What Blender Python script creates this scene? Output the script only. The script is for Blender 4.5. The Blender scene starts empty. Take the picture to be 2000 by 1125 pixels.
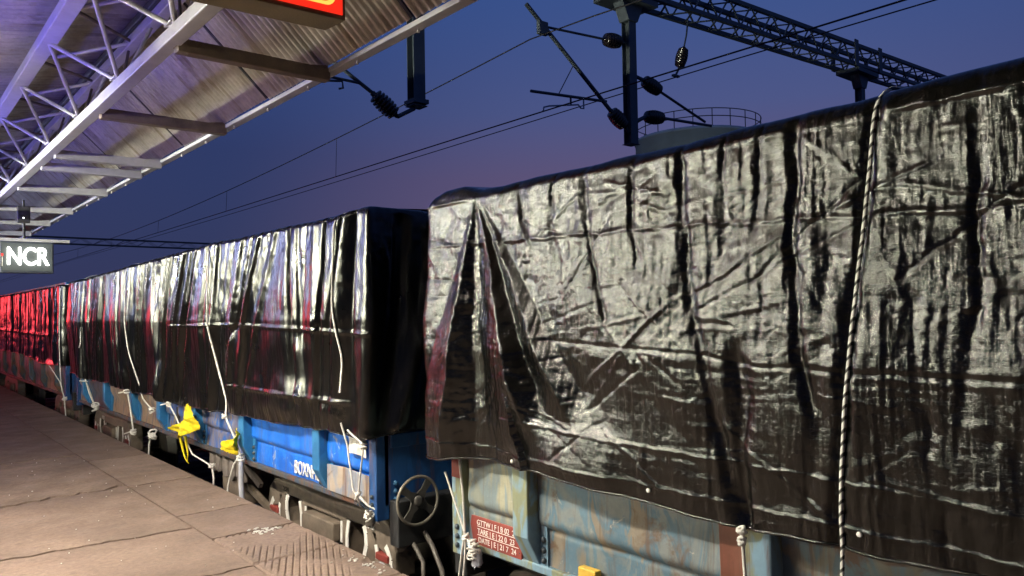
import bpy, math, random
import numpy as np
from mathutils import Vector, Matrix

# ------------------------------------------------------------------ camera
sc = bpy.context.scene
COL = sc.collection
R = math.radians
YAW, PITCH, ROLL = R(40.1), R(1.74), R(1.0)
cam_d = bpy.data.cameras.new('camera'); cam = bpy.data.objects.new('camera', cam_d); COL.objects.link(cam)
_F = Vector((math.sin(YAW)*math.cos(PITCH), math.cos(YAW)*math.cos(PITCH), math.sin(PITCH)))
_R0 = Vector((math.cos(YAW), -math.sin(YAW), 0)); _U0 = _R0.cross(_F)
_Rt = _R0*math.cos(ROLL) - _U0*math.sin(ROLL); _U = _U0*math.cos(ROLL) + _R0*math.sin(ROLL)
m = Matrix((_Rt, _U, -_F)).transposed().to_4x4(); m.translation = Vector((0, 0, 1.66))
cam.matrix_world = m
cam_d.sensor_width = 36; cam_d.lens = 27.0; cam_d.clip_start = 0.05; cam_d.clip_end = 4000
sc.camera = cam

# ------------------------------------------------------------------ dusk sky
SUN_AZ = R(56)            # where the sun went down (from +Y towards +X)
w = bpy.data.worlds.new('World'); sc.world = w; w.use_nodes = True
nt = w.node_tree; nt.nodes.clear()
def wn(t, **k):
    n = nt.nodes.new(t)
    for a, b in k.items(): setattr(n, a, b)
    return n
wo = wn('ShaderNodeOutputWorld'); bg = wn('ShaderNodeBackground')
sky = wn('ShaderNodeTexSky'); sky.sky_type = 'NISHITA'; sky.sun_disc = False
sky.sun_elevation = R(-3.0); sky.sun_rotation = SUN_AZ; sky.altitude = 100; sky.air_density = 1.2; sky.dust_density = 1.0; sky.ozone_density = 4.0
tc = wn('ShaderNodeTexCoord'); sep = wn('ShaderNodeSeparateXYZ')
nt.links.new(tc.outputs['Generated'], sep.inputs[0])
# twilight arch: purple afterglow low over the sunset side, deep blue above and away from it
ramp = wn('ShaderNodeValToRGB'); e = ramp.color_ramp.elements
nt.links.new(sep.outputs['Z'], ramp.inputs['Fac'])
e[0].position = 0.0; e[0].color = (0.140, 0.092, 0.165, 1)
e[1].position = 1.0; e[1].color = (0.026, 0.050, 0.17, 1)
x = e.new(0.17); x.color = (0.122, 0.092, 0.192, 1)
x = e.new(0.25); x.color = (0.082, 0.102, 0.255, 1)
x = e.new(0.40); x.color = (0.047, 0.098, 0.295, 1)
rampB = wn('ShaderNodeValToRGB'); e = rampB.color_ramp.elements
nt.links.new(sep.outputs['Z'], rampB.inputs['Fac'])
e[0].position = 0.0; e[0].color = (0.036, 0.042, 0.112, 1)
e[1].position = 1.0; e[1].color = (0.026, 0.050, 0.17, 1)
x = e.new(0.20); x.color = (0.029, 0.044, 0.135, 1)
x = e.new(0.40); x.color = (0.034, 0.076, 0.25, 1)
dot = wn('ShaderNodeVectorMath', operation='DOT_PRODUCT'); dot.inputs[1].default_value = (math.sin(SUN_AZ), math.cos(SUN_AZ), 0)
nt.links.new(tc.outputs['Generated'], dot.inputs[0])
mr = wn('ShaderNodeMapRange'); mr.interpolation_type = 'SMOOTHSTEP'
mr.inputs['From Min'].default_value = 0.78; mr.inputs['From Max'].default_value = 1.0
nt.links.new(dot.outputs['Value'], mr.inputs['Value'])
mixs = wn('ShaderNodeMix', data_type='RGBA'); nt.links.new(mr.outputs[0], mixs.inputs[0])
nt.links.new(rampB.outputs[0], mixs.inputs[6]); nt.links.new(ramp.outputs[0], mixs.inputs[7])
skm = wn('ShaderNodeVectorMath', operation='SCALE'); skm.inputs['Scale'].default_value = 0.10
nt.links.new(sky.outputs[0], skm.inputs[0])
add = wn('ShaderNodeVectorMath', operation='ADD')
nt.links.new(skm.outputs[0], add.inputs[0]); nt.links.new(mixs.outputs[2], add.inputs[1])
nt.links.new(add.outputs[0], bg.inputs['Color']); bg.inputs['Strength'].default_value = 0.9
nt.links.new(bg.outputs[0], wo.inputs[0])

# the sun is down: only a faint, soft afterglow is left of it
sd = bpy.data.lights.new('sun', 'SUN'); sun = bpy.data.objects.new('sun', sd); COL.objects.link(sun)
sd.energy = 0.02; sd.angle = R(20); sd.color = (1.0, 0.7, 0.75)
sun.rotation_euler = (R(86), 0, -SUN_AZ + math.pi)

sc.view_settings.view_transform = 'Standard'; sc.view_settings.look = 'None'
sc.view_settings.exposure = 0.0; sc.view_settings.gamma = 1.0; sc.view_settings.use_curve_mapping = False
sc.render.engine = 'CYCLES'
sc.cycles.use_denoising = True; sc.cycles.max_bounces = 6; sc.cycles.caustics_reflective = False; sc.cycles.caustics_refractive = False
sc.cycles.sample_clamp_indirect = 4.0
try: sc.cycles.use_light_tree = True
except Exception: pass

# ------------------------------------------------------------------ helpers
random.seed(7); RNG = np.random.default_rng(11)
def world_loc(o):
    p = Vector((0, 0, 0))
    while o is not None: p = p + o.location; o = o.parent
    return p
def tag(o, label=None, cat=None, group=None, kind=None):
    if label: o['label'] = label
    if cat: o['category'] = cat
    if group: o['group'] = group
    if kind: o['kind'] = kind
    return o
def thing(name, label, cat, loc=(0, 0, 0), group=None):
    o = bpy.data.objects.new(name, None); COL.objects.link(o); o.location = loc; o.empty_display_size = .2
    return tag(o, label, cat, group)
def put(name, me, parent=None, loc=(0, 0, 0), rot=None, scale=None):
    o = bpy.data.objects.new(name, me); COL.objects.link(o); o.parent = parent
    o.location = Vector(loc) - (world_loc(parent) if parent else Vector((0, 0, 0)))
    if rot is not None: o.rotation_euler = rot
    if scale is not None: o.scale = scale
    return o

class MB:
    def __init__(s): s.v = []; s.f = []; s.sm = []
    def add(s, vs, fs, smooth=False):
        b = len(s.v); s.v += [tuple(p) for p in vs]; s.f += [tuple(i+b for i in q) for q in fs]; s.sm += [smooth]*len(fs); return s
    def box(s, x0, x1, y0, y1, z0, z1):
        return s.add([(x0,y0,z0),(x1,y0,z0),(x1,y1,z0),(x0,y1,z0),(x0,y0,z1),(x1,y0,z1),(x1,y1,z1),(x0,y1,z1)],
                     [(0,3,2,1),(4,5,6,7),(0,1,5,4),(1,2,6,5),(2,3,7,6),(3,0,4,7)])
    def prism(s, poly, axis, a, b):
        n = len(poly)
        def P(u, w_, t): return {'x': (t, u, w_), 'y': (u, t, w_), 'z': (u, w_, t)}[axis]
        vs = [P(u, w_, a) for u, w_ in poly] + [P(u, w_, b) for u, w_ in poly]
        fs = [tuple(range(n))[::-1], tuple(range(n, 2*n))] + [(i, (i+1) % n, n+(i+1) % n, n+i) for i in range(n)]
        return s.add(vs, fs)
    def tube(s, pts, r, n=8, smooth=True):
        pts = [Vector(p) for p in pts]; rs = r if isinstance(r, (list, tuple)) else [r]*len(pts)
        vs = []; fs = []; prev = None
        for i, p in enumerate(pts):
            d = (pts[min(i+1, len(pts)-1)] - pts[max(i-1, 0)])
            if d.length < 1e-9: d = Vector((0, 0, 1))
            d.normalize()
            if prev is None: u = d.orthogonal().normalized()
            else:
                u = prev - d*prev.dot(d)
                u = u.normalized() if u.length > 1e-6 else d.orthogonal().normalized()
            prev = u; w_ = d.cross(u)
            vs += [p + (u*math.cos(2*math.pi*k/n) + w_*math.sin(2*math.pi*k/n))*rs[i] for k in range(n)]
        for i in range(len(pts)-1):
            fs += [(i*n+k, i*n+(k+1) % n, (i+1)*n+(k+1) % n, (i+1)*n+k) for k in range(n)]
        s.add(vs, fs, smooth)
        L = (len(pts)-1)*n
        s.add([vs[k] for k in range(n)], [tuple(range(n))[::-1]]); s.add([vs[L+k] for k in range(n)], [tuple(range(n))])
        return s
    def bar(s, p, q, wd, ht, up=(0, 0, 1)):
        p = Vector(p); q = Vector(q); d = (q-p).normalized(); u = Vector(up); a = d.cross(u)
        if a.length < 1e-5: a = d.orthogonal()
        a.normalize(); b = a.cross(d).normalized(); a *= wd/2; b *= ht/2
        return s.add([p-a-b, p+a-b, p+a+b, p-a+b, q-a-b, q+a-b, q+a+b, q-a+b],
                     [(0,3,2,1),(4,5,6,7),(0,1,5,4),(1,2,6,5),(2,3,7,6),(3,0,4,7)])
    def lathe(s, p, axis, prof, n=20):
        p = Vector(p); a = Vector(axis).normalized(); u = a.orthogonal().normalized(); w_ = a.cross(u)
        vs = []
        for t, r in prof:
            vs += [p + a*t + (u*math.cos(2*math.pi*k/n) + w_*math.sin(2*math.pi*k/n))*max(r, 1e-4) for k in range(n)]
        fs = []
        for i in range(len(prof)-1): fs += [(i*n+k, i*n+(k+1) % n, (i+1)*n+(k+1) % n, (i+1)*n+k) for k in range(n)]
        s.add(vs, fs, True); s.add(vs[:n], [tuple(range(n))[::-1]]); s.add(vs[-n:], [tuple(range(n))]); return s
    def mesh(s, name, mat, off=(0, 0, 0)):
        me = bpy.data.meshes.new(name); o = Vector(off)
        me.from_pydata([Vector(p)-o for p in s.v], [], s.f)
        me.polygons.foreach_set('use_smooth', s.sm); me.materials.append(mat); me.update(); return me
    def build(s, name, mat, parent=None, bevel=0, loc=None):
        off = world_loc(parent) if parent else Vector(loc or (0, 0, 0))
        ob = bpy.data.objects.new(name, s.mesh(name, mat, off)); COL.objects.link(ob); ob.parent = parent
        if parent is None: ob.location = off
        if bevel:
            bm_ = ob.modifiers.new('bevel', 'BEVEL'); bm_.width = bevel; bm_.segments = 2; bm_.limit_method = 'ANGLE'; bm_.angle_limit = R(40)
        return ob

def grid_object(name, P, mat, parent=None, smooth=True, loc=None, flip=False):
    off = world_loc(parent) if parent else Vector(loc or (0, 0, 0))
    n, k, _ = P.shape
    me = bpy.data.meshes.new(name); V = (P.reshape(-1, 3) - np.array(off)).astype(np.float32)
    i = np.arange(n-1)[:, None]*k + np.arange(k-1)[None, :]
    F = np.stack([i, i+k, i+k+1, i+1] if flip else [i, i+1, i+k+1, i+k], -1).reshape(-1)
    nf = len(F)//4
    me.vertices.add(len(V)); me.vertices.foreach_set('co', V.ravel())
    me.loops.add(len(F)); me.loops.foreach_set('vertex_index', F.astype(np.int32))
    me.polygons.add(nf); me.polygons.foreach_set('loop_start', (np.arange(nf)*4).astype(np.int32))
    try: me.polygons.foreach_set('loop_total', np.full(nf, 4, np.int32))
    except Exception: pass
    me.update(calc_edges=True); me.validate()
    me.polygons.foreach_set('use_smooth', np.full(len(me.polygons), smooth))
    me.materials.append(mat)
    ob = bpy.data.objects.new(name, me); COL.objects.link(ob); ob.parent = parent
    if parent is None: ob.location = off
    return ob

_perm = np.random.default_rng(3).random((256, 256))*2*math.pi
def perlin(x, y):
    xi = np.floor(x).astype(int); yi = np.floor(y).astype(int); fx = x-xi; fy = y-yi
    def g(ix, iy, dx, dy):
        a = _perm[ix & 255, iy & 255]; return np.cos(a)*dx + np.sin(a)*dy
    u = fx*fx*fx*(fx*(fx*6-15)+10); v = fy*fy*fy*(fy*(fy*6-15)+10)
    a = g(xi, yi, fx, fy); b = g(xi+1, yi, fx-1, fy); c = g(xi, yi+1, fx, fy-1); d = g(xi+1, yi+1, fx-1, fy-1)
    return (a*(1-u)+b*u)*(1-v) + (c*(1-u)+d*u)*v
def sstep(a, b, x):
    t = np.clip((x-a)/(b-a), 0, 1); return t*t*(3-2*t)

# ------------------------------------------------------------------ materials
def new_mat(name):
    mt = bpy.data.materials.new(name); mt.use_nodes = True
    return mt, mt.node_tree, mt.node_tree.nodes['Principled BSDF']
def N(t, ty, **k):
    n = t.nodes.new(ty)
    for a, b in k.items(): setattr(n, a, b)
    return n
def coords(t, scale=(1, 1, 1), loc=(0, 0, 0)):
    g = N(t, 'ShaderNodeNewGeometry'); mp = N(t, 'ShaderNodeMapping')
    t.links.new(g.outputs['Position'], mp.inputs[0]); mp.inputs['Scale'].default_value = scale; mp.inputs['Location'].default_value = loc
    return mp.outputs[0]
def noise(t, vec, scale, detail=4, rough=.55, dist=0):
    n = N(t, 'ShaderNodeTexNoise'); t.links.new(vec, n.inputs['Vector'])
    n.inputs['Scale'].default_value = scale; n.inputs['Detail'].default_value = detail
    n.inputs['Roughness'].default_value = rough; n.inputs['Distortion'].default_value = dist
    return n.outputs[0]
def ramp_(t, fac, stops):
    r = N(t, 'ShaderNodeValToRGB'); t.links.new(fac, r.inputs[0]); e = r.color_ramp.elements
    while len(e) < len(stops): e.new(.5)
    for i, (p, c) in enumerate(stops):
        e[i].position = p; e[i].color = (*c, 1) if not isinstance(c, (int, float)) else (c, c, c, 1)
    return r.outputs[0]
def mixc(t, fac, a, b):
    x = N(t, 'ShaderNodeMix', data_type='RGBA')
    if hasattr(fac, 'links') or hasattr(fac, 'is_linked'): t.links.new(fac, x.inputs[0])
    else: x.inputs[0].default_value = fac
    for k, c in ((6, a), (7, b)):
        if isinstance(c, tuple): x.inputs[k].default_value = (*c, 1)
        else: t.links.new(c, x.inputs[k])
    return x.outputs[2]
def bump(t, h, strength, dist, chain=None):
    b = N(t, 'ShaderNodeBump'); t.links.new(h, b.inputs['Height']); b.inputs['Strength'].default_value = strength; b.inputs['Distance'].default_value = dist
    if chain is not None: t.links.new(chain, b.inputs['Normal'])
    return b.outputs[0]
def simple(name, col, rough=.5, metal=0, var=.35, scale=6, bmp=.15, dirt=None, dirt_at=.55, spec=.5):
    mt, t, p = new_mat(name); v = coords(t); n = noise(t, v, scale, 6, .6)
    dk = tuple(c*(1-var) for c in col); lt = tuple(min(1, c*(1+var)) for c in col)
    c = ramp_(t, n, [(.3, dk), (.7, lt)])
    if dirt:
        n2 = noise(t, v, scale*.6, 8, .65, .4); c = mixc(t, ramp_(t, n2, [(dirt_at, 0.), (dirt_at+.12, 1.)]), c, dirt)
    t.links.new(c, p.inputs['Base Color'])
    t.links.new(ramp_(t, n, [(.3, max(0, rough-.1)), (.7, min(1, rough+.1))]), p.inputs['Roughness'])
    p.inputs['Metallic'].default_value = metal; p.inputs['Specular IOR Level'].default_value = spec
    if bmp: t.links.new(bump(t, noise(t, v, scale*8, 5, .6), bmp, .01), p.inputs['Normal'])
    return mt
def emit(name, col, strength):
    mt, t, p = new_mat(name); p.inputs['Base Color'].default_value = (*[c_*.06 for c_ in col], 1)
    p.inputs['Emission Color'].default_value = (*col, 1); p.inputs['Emission Strength'].default_value = strength; return mt

def tarp_material(name, fine=1.0, rough=.30, weave=1.0):
    """black laminated sheet: almost no diffuse, a clear coat-like gloss broken up by the threads under it"""
    mt, t, p = new_mat(name); v = coords(t)
    b = bump(t, noise(t, v, 34, 4, .62, .5), .16*fine, .007)                                   # fine crinkles
    b = bump(t, noise(t, v, 6, 3, .5, .3), .14*fine, .020, b)                                  # slack
    b = bump(t, noise(t, coords(t, (4, 14, 85)), 1.0, 4, .65, .5), .13*weave, .008, b)         # cross threads
    b = bump(t, noise(t, coords(t, (4, 90, 8)), 1.0, 4, .65, .5), .32*weave, .010, b)          # long threads
    g = N(t, 'ShaderNodeBsdfGlossy'); g.distribution = 'BECKMANN'; g.inputs['Color'].default_value = (1, 1, .985, 1)
    n = noise(t, v, 3.0, 5, .6); t.links.new(ramp_(t, n, [(.3, rough-.05), (.7, rough+.08)]), g.inputs['Roughness'])
    d = N(t, 'ShaderNodeBsdfDiffuse'); d.inputs['Color'].default_value = (.003, .0031, .0029, 1)
    f = N(t, 'ShaderNodeFresnel'); f.inputs['IOR'].default_value = 1.52
    mx = N(t, 'ShaderNodeMixShader'); t.links.new(f.outputs[0], mx.inputs[0]); t.links.new(d.outputs[0], mx.inputs[1]); t.links.new(g.outputs[0], mx.inputs[2])
    for q in (g, d, f): t.links.new(b, q.inputs['Normal'])
    t.nodes.remove(p); out = [n_ for n_ in t.nodes if n_.type == 'OUTPUT_MATERIAL'][0]; t.links.new(mx.outputs[0], out.inputs[0])
    return mt

def worn_paint(name, cols, rust=(.12, .05, .025), rust_at=.60, pale=None, rough=.45, seed=0, streak=1.0):
    """old wagon paint: coats showing through one another, rust, scuffs, runs"""
    mt, t, p = new_mat(name); v = coords(t, (1, 1, 1), (seed*3.7, seed*1.9, seed*5.3)); vs_ = coords(t, (2, 3.2, 1.0), (seed, seed*2, seed*3))
    n1 = noise(t, vs_, 1.5, 5, .55, 1.2); k = len(cols)
    c = ramp_(t, n1, [q for i, cc in enumerate(cols) for q in (((.34+.32*i/k)+.03, cc), ((.34+.32*(i+1)/k)-.028, cc))])
    c = mixc(t, ramp_(t, noise(t, v, 14, 6, .7), [(.35, .35), (.75, 0.)]), c, tuple(a*.45 for a in cols[0]))
    st = noise(t, coords(t, (9, 16, .9), (seed, 0, 0)), 1.0, 6, .65, .6)
    c = mixc(t, ramp_(t, st, [(.55, 0.), (.68, .75*streak)]), c, rust)
    c = mixc(t, ramp_(t, noise(t, v, 3.1, 9, .62, .8), [(rust_at, 0.), (rust_at+.07, .9)]), c, rust)
    if pale: c = mixc(t, ramp_(t, noise(t, v, 5.0, 9, .7, 1.5), [(.63, 0.), (.67, .8)]), c, pale)
    t.links.new(c, p.inputs['Base Color'])
    t.links.new(ramp_(t, n1, [(.3, rough-.08), (.7, rough+.18)]), p.inputs['Roughness'])
    b = bump(t, noise(t, v, 4, 4, .5), .25, .03); b = bump(t, noise(t, v, 60, 5, .6), .2, .004, b)
    t.links.new(b, p.inputs['Normal']); return mt

def concrete(name, base, dark, seed=0, rough=.72):
    mt, t, p = new_mat(name); v = coords(t, (1, 1, 1), (seed*2.1, seed*.7, 0))
    c = ramp_(t, noise(t, v, 1.3, 8, .62, .5), [(.3, dark), (.62, base)])
    c = mixc(t, ramp_(t, noise(t, v, 26, 8, .7), [(.35, .5), (.62, 0.)]), c, tuple(a*.6 for a in dark))
    c = mixc(t, ramp_(t, noise(t, v, 5, 9, .7, 1.0), [(.58, 0.), (.72, .55)]), c, tuple(a*.5 for a in dark))
    c = mixc(t, ramp_(t, noise(t, coords(t, (1, 1, 1), (9, 4, 0)), 7, 8, .75, .6), [(.66, 0.), (.74, .5)]), c, tuple(min(1, a*1.5) for a in base))
    t.links.new(c, p.inputs['Base Color'])
    t.links.new(ramp_(t, noise(t, v, 3, 6, .6), [(.3, rough-.22), (.7, rough+.1)]), p.inputs['Roughness'])
    b = bump(t, noise(t, v, 3, 6, .6), .35, .03); b = bump(t, noise(t, v, 45, 7, .7), .35, .008, b)
    t.links.new(b, p.inputs['Normal']); return mt

def sheet_material(name, base):
    mt, t, p = new_mat(name); v = coords(t)
    c = ramp_(t, noise(t, coords(t, (1.2, 2.5, 1.2)), 1.2, 7, .6, .4), [(.3, tuple(a*.62 for a in base)), (.65, base)])
    c = mixc(t, ramp_(t, noise(t, coords(t, (.8, 3.0, .8), (3, 1, 2)), 1.6, 8, .62, .7), [(.52, 0.), (.68, .75)]), c, (.17, .13, .065))
    c = mixc(t, ramp_(t, noise(t, v, 22, 6, .65), [(.3, .4), (.6, 0.)]), c, tuple(a*.4 for a in base))
    t.links.new(c, p.inputs['Base Color']); p.inputs['Metallic'].default_value = .45
    p.inputs['Roughness'].default_value = .38
    t.links.new(bump(t, noise(t, v, 12, 5, .6), .15, .01), p.inputs['Normal']); return mt

M = {}
M['tarp_near'] = tarp_material('woven_tarp_laminate', 2.1, .19, 1.0)
M['tarp_mid'] = tarp_material('black_plastic_tarp', .9, .30, .25)
M['rope'] = simple('white_rope', (.72, .70, .66), .8, 0, .15, 60, .4)
M['plat'] = [concrete('platform_slab_%d' % i, (.33-.025*i, .238-.02*i, .188-.016*i), (.155, .11, .087), i) for i in range(4)]
M['plat_core'] = simple('platform_core', (.035, .03, .026), .9)
M['plat_wall'] = simple('platform_wall', (.10, .085, .07), .85, 0, .4, 3)
M['ground'] = simple('ballast', (.09, .08, .07), .95, 0, .6, 9, .6)
M['steel_dark'] = simple('dark_steel', (.035, .036, .038), .55, .4, .4, 8, .2)
M['ohe'] = simple('galvanised_mast', (.075, .095, .115), .55, .45, .25, 5, .15)
M['wire'] = simple('wire_copper', (.02, .018, .018), .5, .3, .1, 5, 0)
M['insulator'] = simple('brown_porcelain', (.018, .013, .013), .22, 0, .2, 9, 0)
M['rail'] = simple('rail_steel', (.16, .12, .10), .45, .6, .3, 5)
M['bogie'] = simple('bogie_cast_steel', (.17, .135, .105), .62, .1, .4, 7, .35, (.14, .085, .05), .6)
M['bogie_dark'] = simple('bogie_grease', (.05, .041, .036), .5, .1, .4, 9, .3)
M['white_paint'] = simple('white_edge_paint', (.74, .72, .68), .6, 0, .12, 20, .2, (.16, .11, .08), .66)
M['red_paint'] = simple('faded_red_paint', (.24, .045, .035), .55, 0, .25, 9, .15, (.10, .05, .04), .66)
M['beam'] = simple('canopy_beam_paint', (.44, .44, .46), .5, .1, .15, 8, .1, (.22, .2, .17), .66)
M['arm'] = simple('canopy_arm_paint', (.165, .13, .095), .6, .1, .3, 8, .15)
M['sheet'] = sheet_material('corrugated_sheet', (.55, .53, .50))
M['yellow'] = simple('yellow_cloth', (.72, .56, .010), .85, 0, .22, 16, .6, (.50, .36, .02), .60)
M['pipe'] = simple('grimy_pipe', (.13, .115, .10), .5, .2, .3, 9, .1)
M['hose'] = simple('grey_hose', (.36, .37, .42), .55, 0, .25, 9, .1)
M['paper'] = simple('paper_notice', (.62, .60, .56), .85, 0, .2, 22, .2, (.30, .27, .24), .60)
M['blue_end'] = worn_paint('wagon_blue_end', [(.008, .055, .19), (.012, .085, .27)], seed=5, rust_at=.7)

# ------------------------------------------------------------------ ground and tracks
def structure(o): o['kind'] = 'structure'; return o
structure(MB().box(-1500, 1500, -1500, 1500, -1.6, -1.22).build('ground', M['ground']))
structure(MB().prism([(2.75, -1.21), (14.4, -1.21), (14.0, -.995), (2.75, -.995)], 'y', -60, 400).build('track_ballast', M['ground']))
RAIL_Z = -.84
sleeper_me = MB().box(-1.37, 1.37, -.125, .125, -.11, .0).mesh('sleeper', simple('concrete_sleeper', (.2, .18, .16), .85))
for tc_x, ylo, yhi in ((4.33, -8, 60), (8.35, -8, 60)):
    tr = structure(thing('railway_track', None, None, (tc_x, 0, RAIL_Z)))
    if True:
        for sx in (-.875, .875):
            pr = [(-.07, -.156), (.07, -.156), (.07, -.14), (.01, -.125), (.01, -.04), (.036, -.03), (.036, 0), (-.036, 0), (-.036, -.03), (-.01, -.04), (-.01, -.125), (-.07, -.14)]
            MB().prism([(tc_x+sx+a, RAIL_Z+b) for a, b in pr], 'y', -60, 400).build('rail', M['rail'], tr)
        y = ylo
        while y < yhi:
            put('sleeper', sleeper_me, tr, (tc_x, y, RAIL_Z-.15)); y += 1.2 if y > 20 else .6

# ------------------------------------------------------------------ platform
plat = structure(thing('platform', None, None, (0, 8, 0)))
MB().box(-9, 2.60, -14, 120, -1.3, -.03).build('platform_core', M['plat_core'], plat)
MB().box(2.601, 2.625, -14, 120, -1.3, -.085).build('platform_wall', M['plat_wall'], plat)
def jag(y0, x0, x1, amp, ph, n=40):
    xs = np.linspace(x0, x1, n); return [(float(a), float(y0 + amp*perlin(np.array([a*7.3+ph]), np.array([y0*3.1+ph]))[0] + amp*.5*perlin(np.array([a*19+ph]), np.array([ph*2.2]))[0] + amp*.25*perlin(np.array([a*53+ph]), np.array([ph*1.2]))[0])) for a in xs]
def slab(x0, x1, ylo, yhi, slo, shi, amp_lo, amp_hi, gap, mi, z=0.0, tilt=0.0):
    """one slab: ragged cross joints; slo/shi skew the joints"""
    lo = [(a, b+slo*(a-x0)+gap/2) for a, b in jag(ylo, x0+.007, x1-.007, amp_lo, ylo*1.7)]
    hi = [(a, b+shi*(a-x0)-gap/2) for a, b in jag(yhi, x0+.007, x1-.007, amp_hi, yhi*1.7)]
    poly = lo + hi[::-1]
    mb = MB().prism(poly, 'z', -.09, z); mb.v = [(a, b, c+(tilt*(a-x0) if c > -.05 else 0)) for a, b, c in mb.v]
    return mb.build('slab', M['plat'][mi], plat, .003)
# coping slabs along the edge: joints as in the photograph near the camera, then regular
cop = [-12.0, -9.5, -7, -4.6, -2.2, -.2, 1.6, 3.1, 4.28, 5.12, 5.90, 6.75, 8.30, 10.12, 11.9, 13.8, 15.7, 17.8, 20, 22.4, 25, 28, 31, 35, 39, 44, 50, 57, 65, 75, 88, 104, 120]
JOINT_X = 1.99
GROOVED = {(4.28, 5.12), (5.12, 5.90), (3.1, 4.28)}
def groove_slab(ylo, yhi, mi):
    nx, ny = 210, int((yhi-ylo)/.0035)
    X = np.linspace(JOINT_X+.008, 2.645, nx)[:, None]*np.ones((1, ny)); Y = np.ones((nx, 1))*np.linspace(ylo+.008, yhi-.008, ny)[None, :]
    ex = np.minimum(X-X.min(), X.max()-X); ey = np.minimum(Y-Y.min(), Y.max()-Y)
    a = R(25); u = X*math.cos(a) - Y*math.sin(a) + .004*perlin(X*3, Y*3)
    g = np.abs(((u/.045) % 1)-.5)*2
    # a worn smooth island in the middle of the tread
    worn = sstep(-.15, .12, perlin(X*2.2+ylo*3, Y*2.2)+.10) * sstep(.02, .09, ex)
    z = -.012*sstep(.60, .88, g)*worn
    z = z - .012*(1-sstep(0, .012, ey)) - .012*(1-sstep(0, .010, ex)) + .004*perlin(X*6, Y*6) + .0025*perlin(X*31, Y*31)
    chip = sstep(.22, .5, perlin(X*5+9, Y*5+ylo))*(1-sstep(.02, .12, JOINT_X*0+2.645-X)); z = z - .02*chip
    Pp = np.stack([X, Y, z], -1)
    top = grid_object('slab', Pp, M['plat'][mi], plat)
    mb = MB().box(JOINT_X+.008, 2.645, ylo+.008, yhi-.008, -.09, -.024); mb.build('slab_body', M['plat'][mi], top)
for i, (a, b) in enumerate(zip(cop[:-1], cop[1:])):
    if (a, b) in GROOVED: groove_slab(a, b, 1)
    else: slab(JOINT_X, 2.65, a, b, .0, .0, .05 if 8.30 in (a, b) else .03, .05 if 8.30 in (a, b) else .03, .045 if 8.30 in (a, b) else .018, (i*7) % 4, .002*((i*3) % 3))
inn = [-12, -8, -4.5, -1.5, 1.2, 3.6, 5.05, 6.42, 8.05, 10.6, 13.4, 16.5, 20, 24, 29, 35, 43, 54, 70, 92, 120]
skew = {8.05: .17, 6.42: -.06, 5.05: .02, 10.6: .03}
for ci, (x0, x1) in enumerate(((.05, JOINT_X), (-2.4, .05), (-5.2, -2.4), (-8.9, -5.2))):
    for i, (a, b) in enumerate(zip(inn[:-1], inn[1:])):
        ra = .16 if a == 8.05 else .05; rb = .10 if b == 8.05 else .04
        slab(x0, x1, a, b, skew.get(a, 0), skew.get(b, 0), ra, rb, .075 if (8.05 in (a, b)) else .020, (i*3+ci) % 4, -.001*((i+ci) % 3))

# ------------------------------------------------------------------ wagons
WX = 2.80                # plane of the side sheets
TRK = 4.33
P_NEAR = [worn_paint('near_paint_%d' % i, c, ru, ra, pale, .40, i+1, st) for i, (c, ru, ra, pale, st) in enumerate([
    ([(.25, .27, .23), (.19, .25, .28), (.34, .33, .24)], (.13, .085, .055), .62, (.40, .40, .34), .6),      # pale grey green end bay
    ([(.11, .20, .27), (.22, .24, .235), (.095, .175, .24), (.25, .20, .14)], (.12, .07, .04), .54, (.45, .41, .33), 1.0),  # blue, tan, rust
    ([(.13, .19, .23), (.19, .175, .14), (.10, .16, .20)], (.11, .06, .038), .52, None, 1.0),
    ([(.16, .055, .035), (.19, .07, .045)], (.07, .035, .025), .62, None, .6)])]
P_BLUE = [worn_paint('blue_paint_%d' % i, c, ru, ra, pale, .36, i+9, st) for i, (c, ru, ra, pale, st) in enumerate([
    ([(.008, .12, .60), (.014, .17, .72), (.010, .14, .64)], (.15, .115, .095), .60, (.34, .36, .40), .8),
    ([(.012, .10, .40), (.26, .23, .26), (.014, .12, .46), (.30, .22, .15)], (.16, .09, .06), .58, None, .8),
    ([(.22, .15, .10), (.30, .20, .13), (.17, .14, .15)], (.10, .055, .035), .6, None, .9),
    ([(.06, .085, .13), (.11, .085, .07), (.04, .09, .17)], (.08, .045, .03), .55, None, 1.0)])]
P_SOLE = worn_paint('sole_bar_grime', [(.05, .07, .10), (.09, .075, .065), (.035, .07, .13)], seed=27, rust_at=.52, rough=.6)
P_STAKE_BLUE = worn_paint('stake_blue', [(.02, .14, .33), (.03, .19, .42)], seed=21, rust_at=.66, rough=.4)
P_STAKE_NEAR = worn_paint('stake_near', [(.20, .33, .44), (.24, .25, .13), (.22, .36, .48)], seed=23, rust_at=.68, rough=.4)
RIVET = MB().lathe((0, 0, 0), (-1, 0, 0), [(0, .017), (.010, .017), (.016, .012), (.019, .003)], 8)
RIVET_ME = RIVET.mesh('rivet', simple('rivet_paint', (.03, .045, .06), .5))
RIVET_Y = MB().lathe((0, 0, 0), (0, -1, 0), [(0, .017), (.010, .017), (.016, .012), (.019, .003)], 8).mesh('rivet', simple('rivet_blue', (.05, .16, .30), .35))

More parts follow.
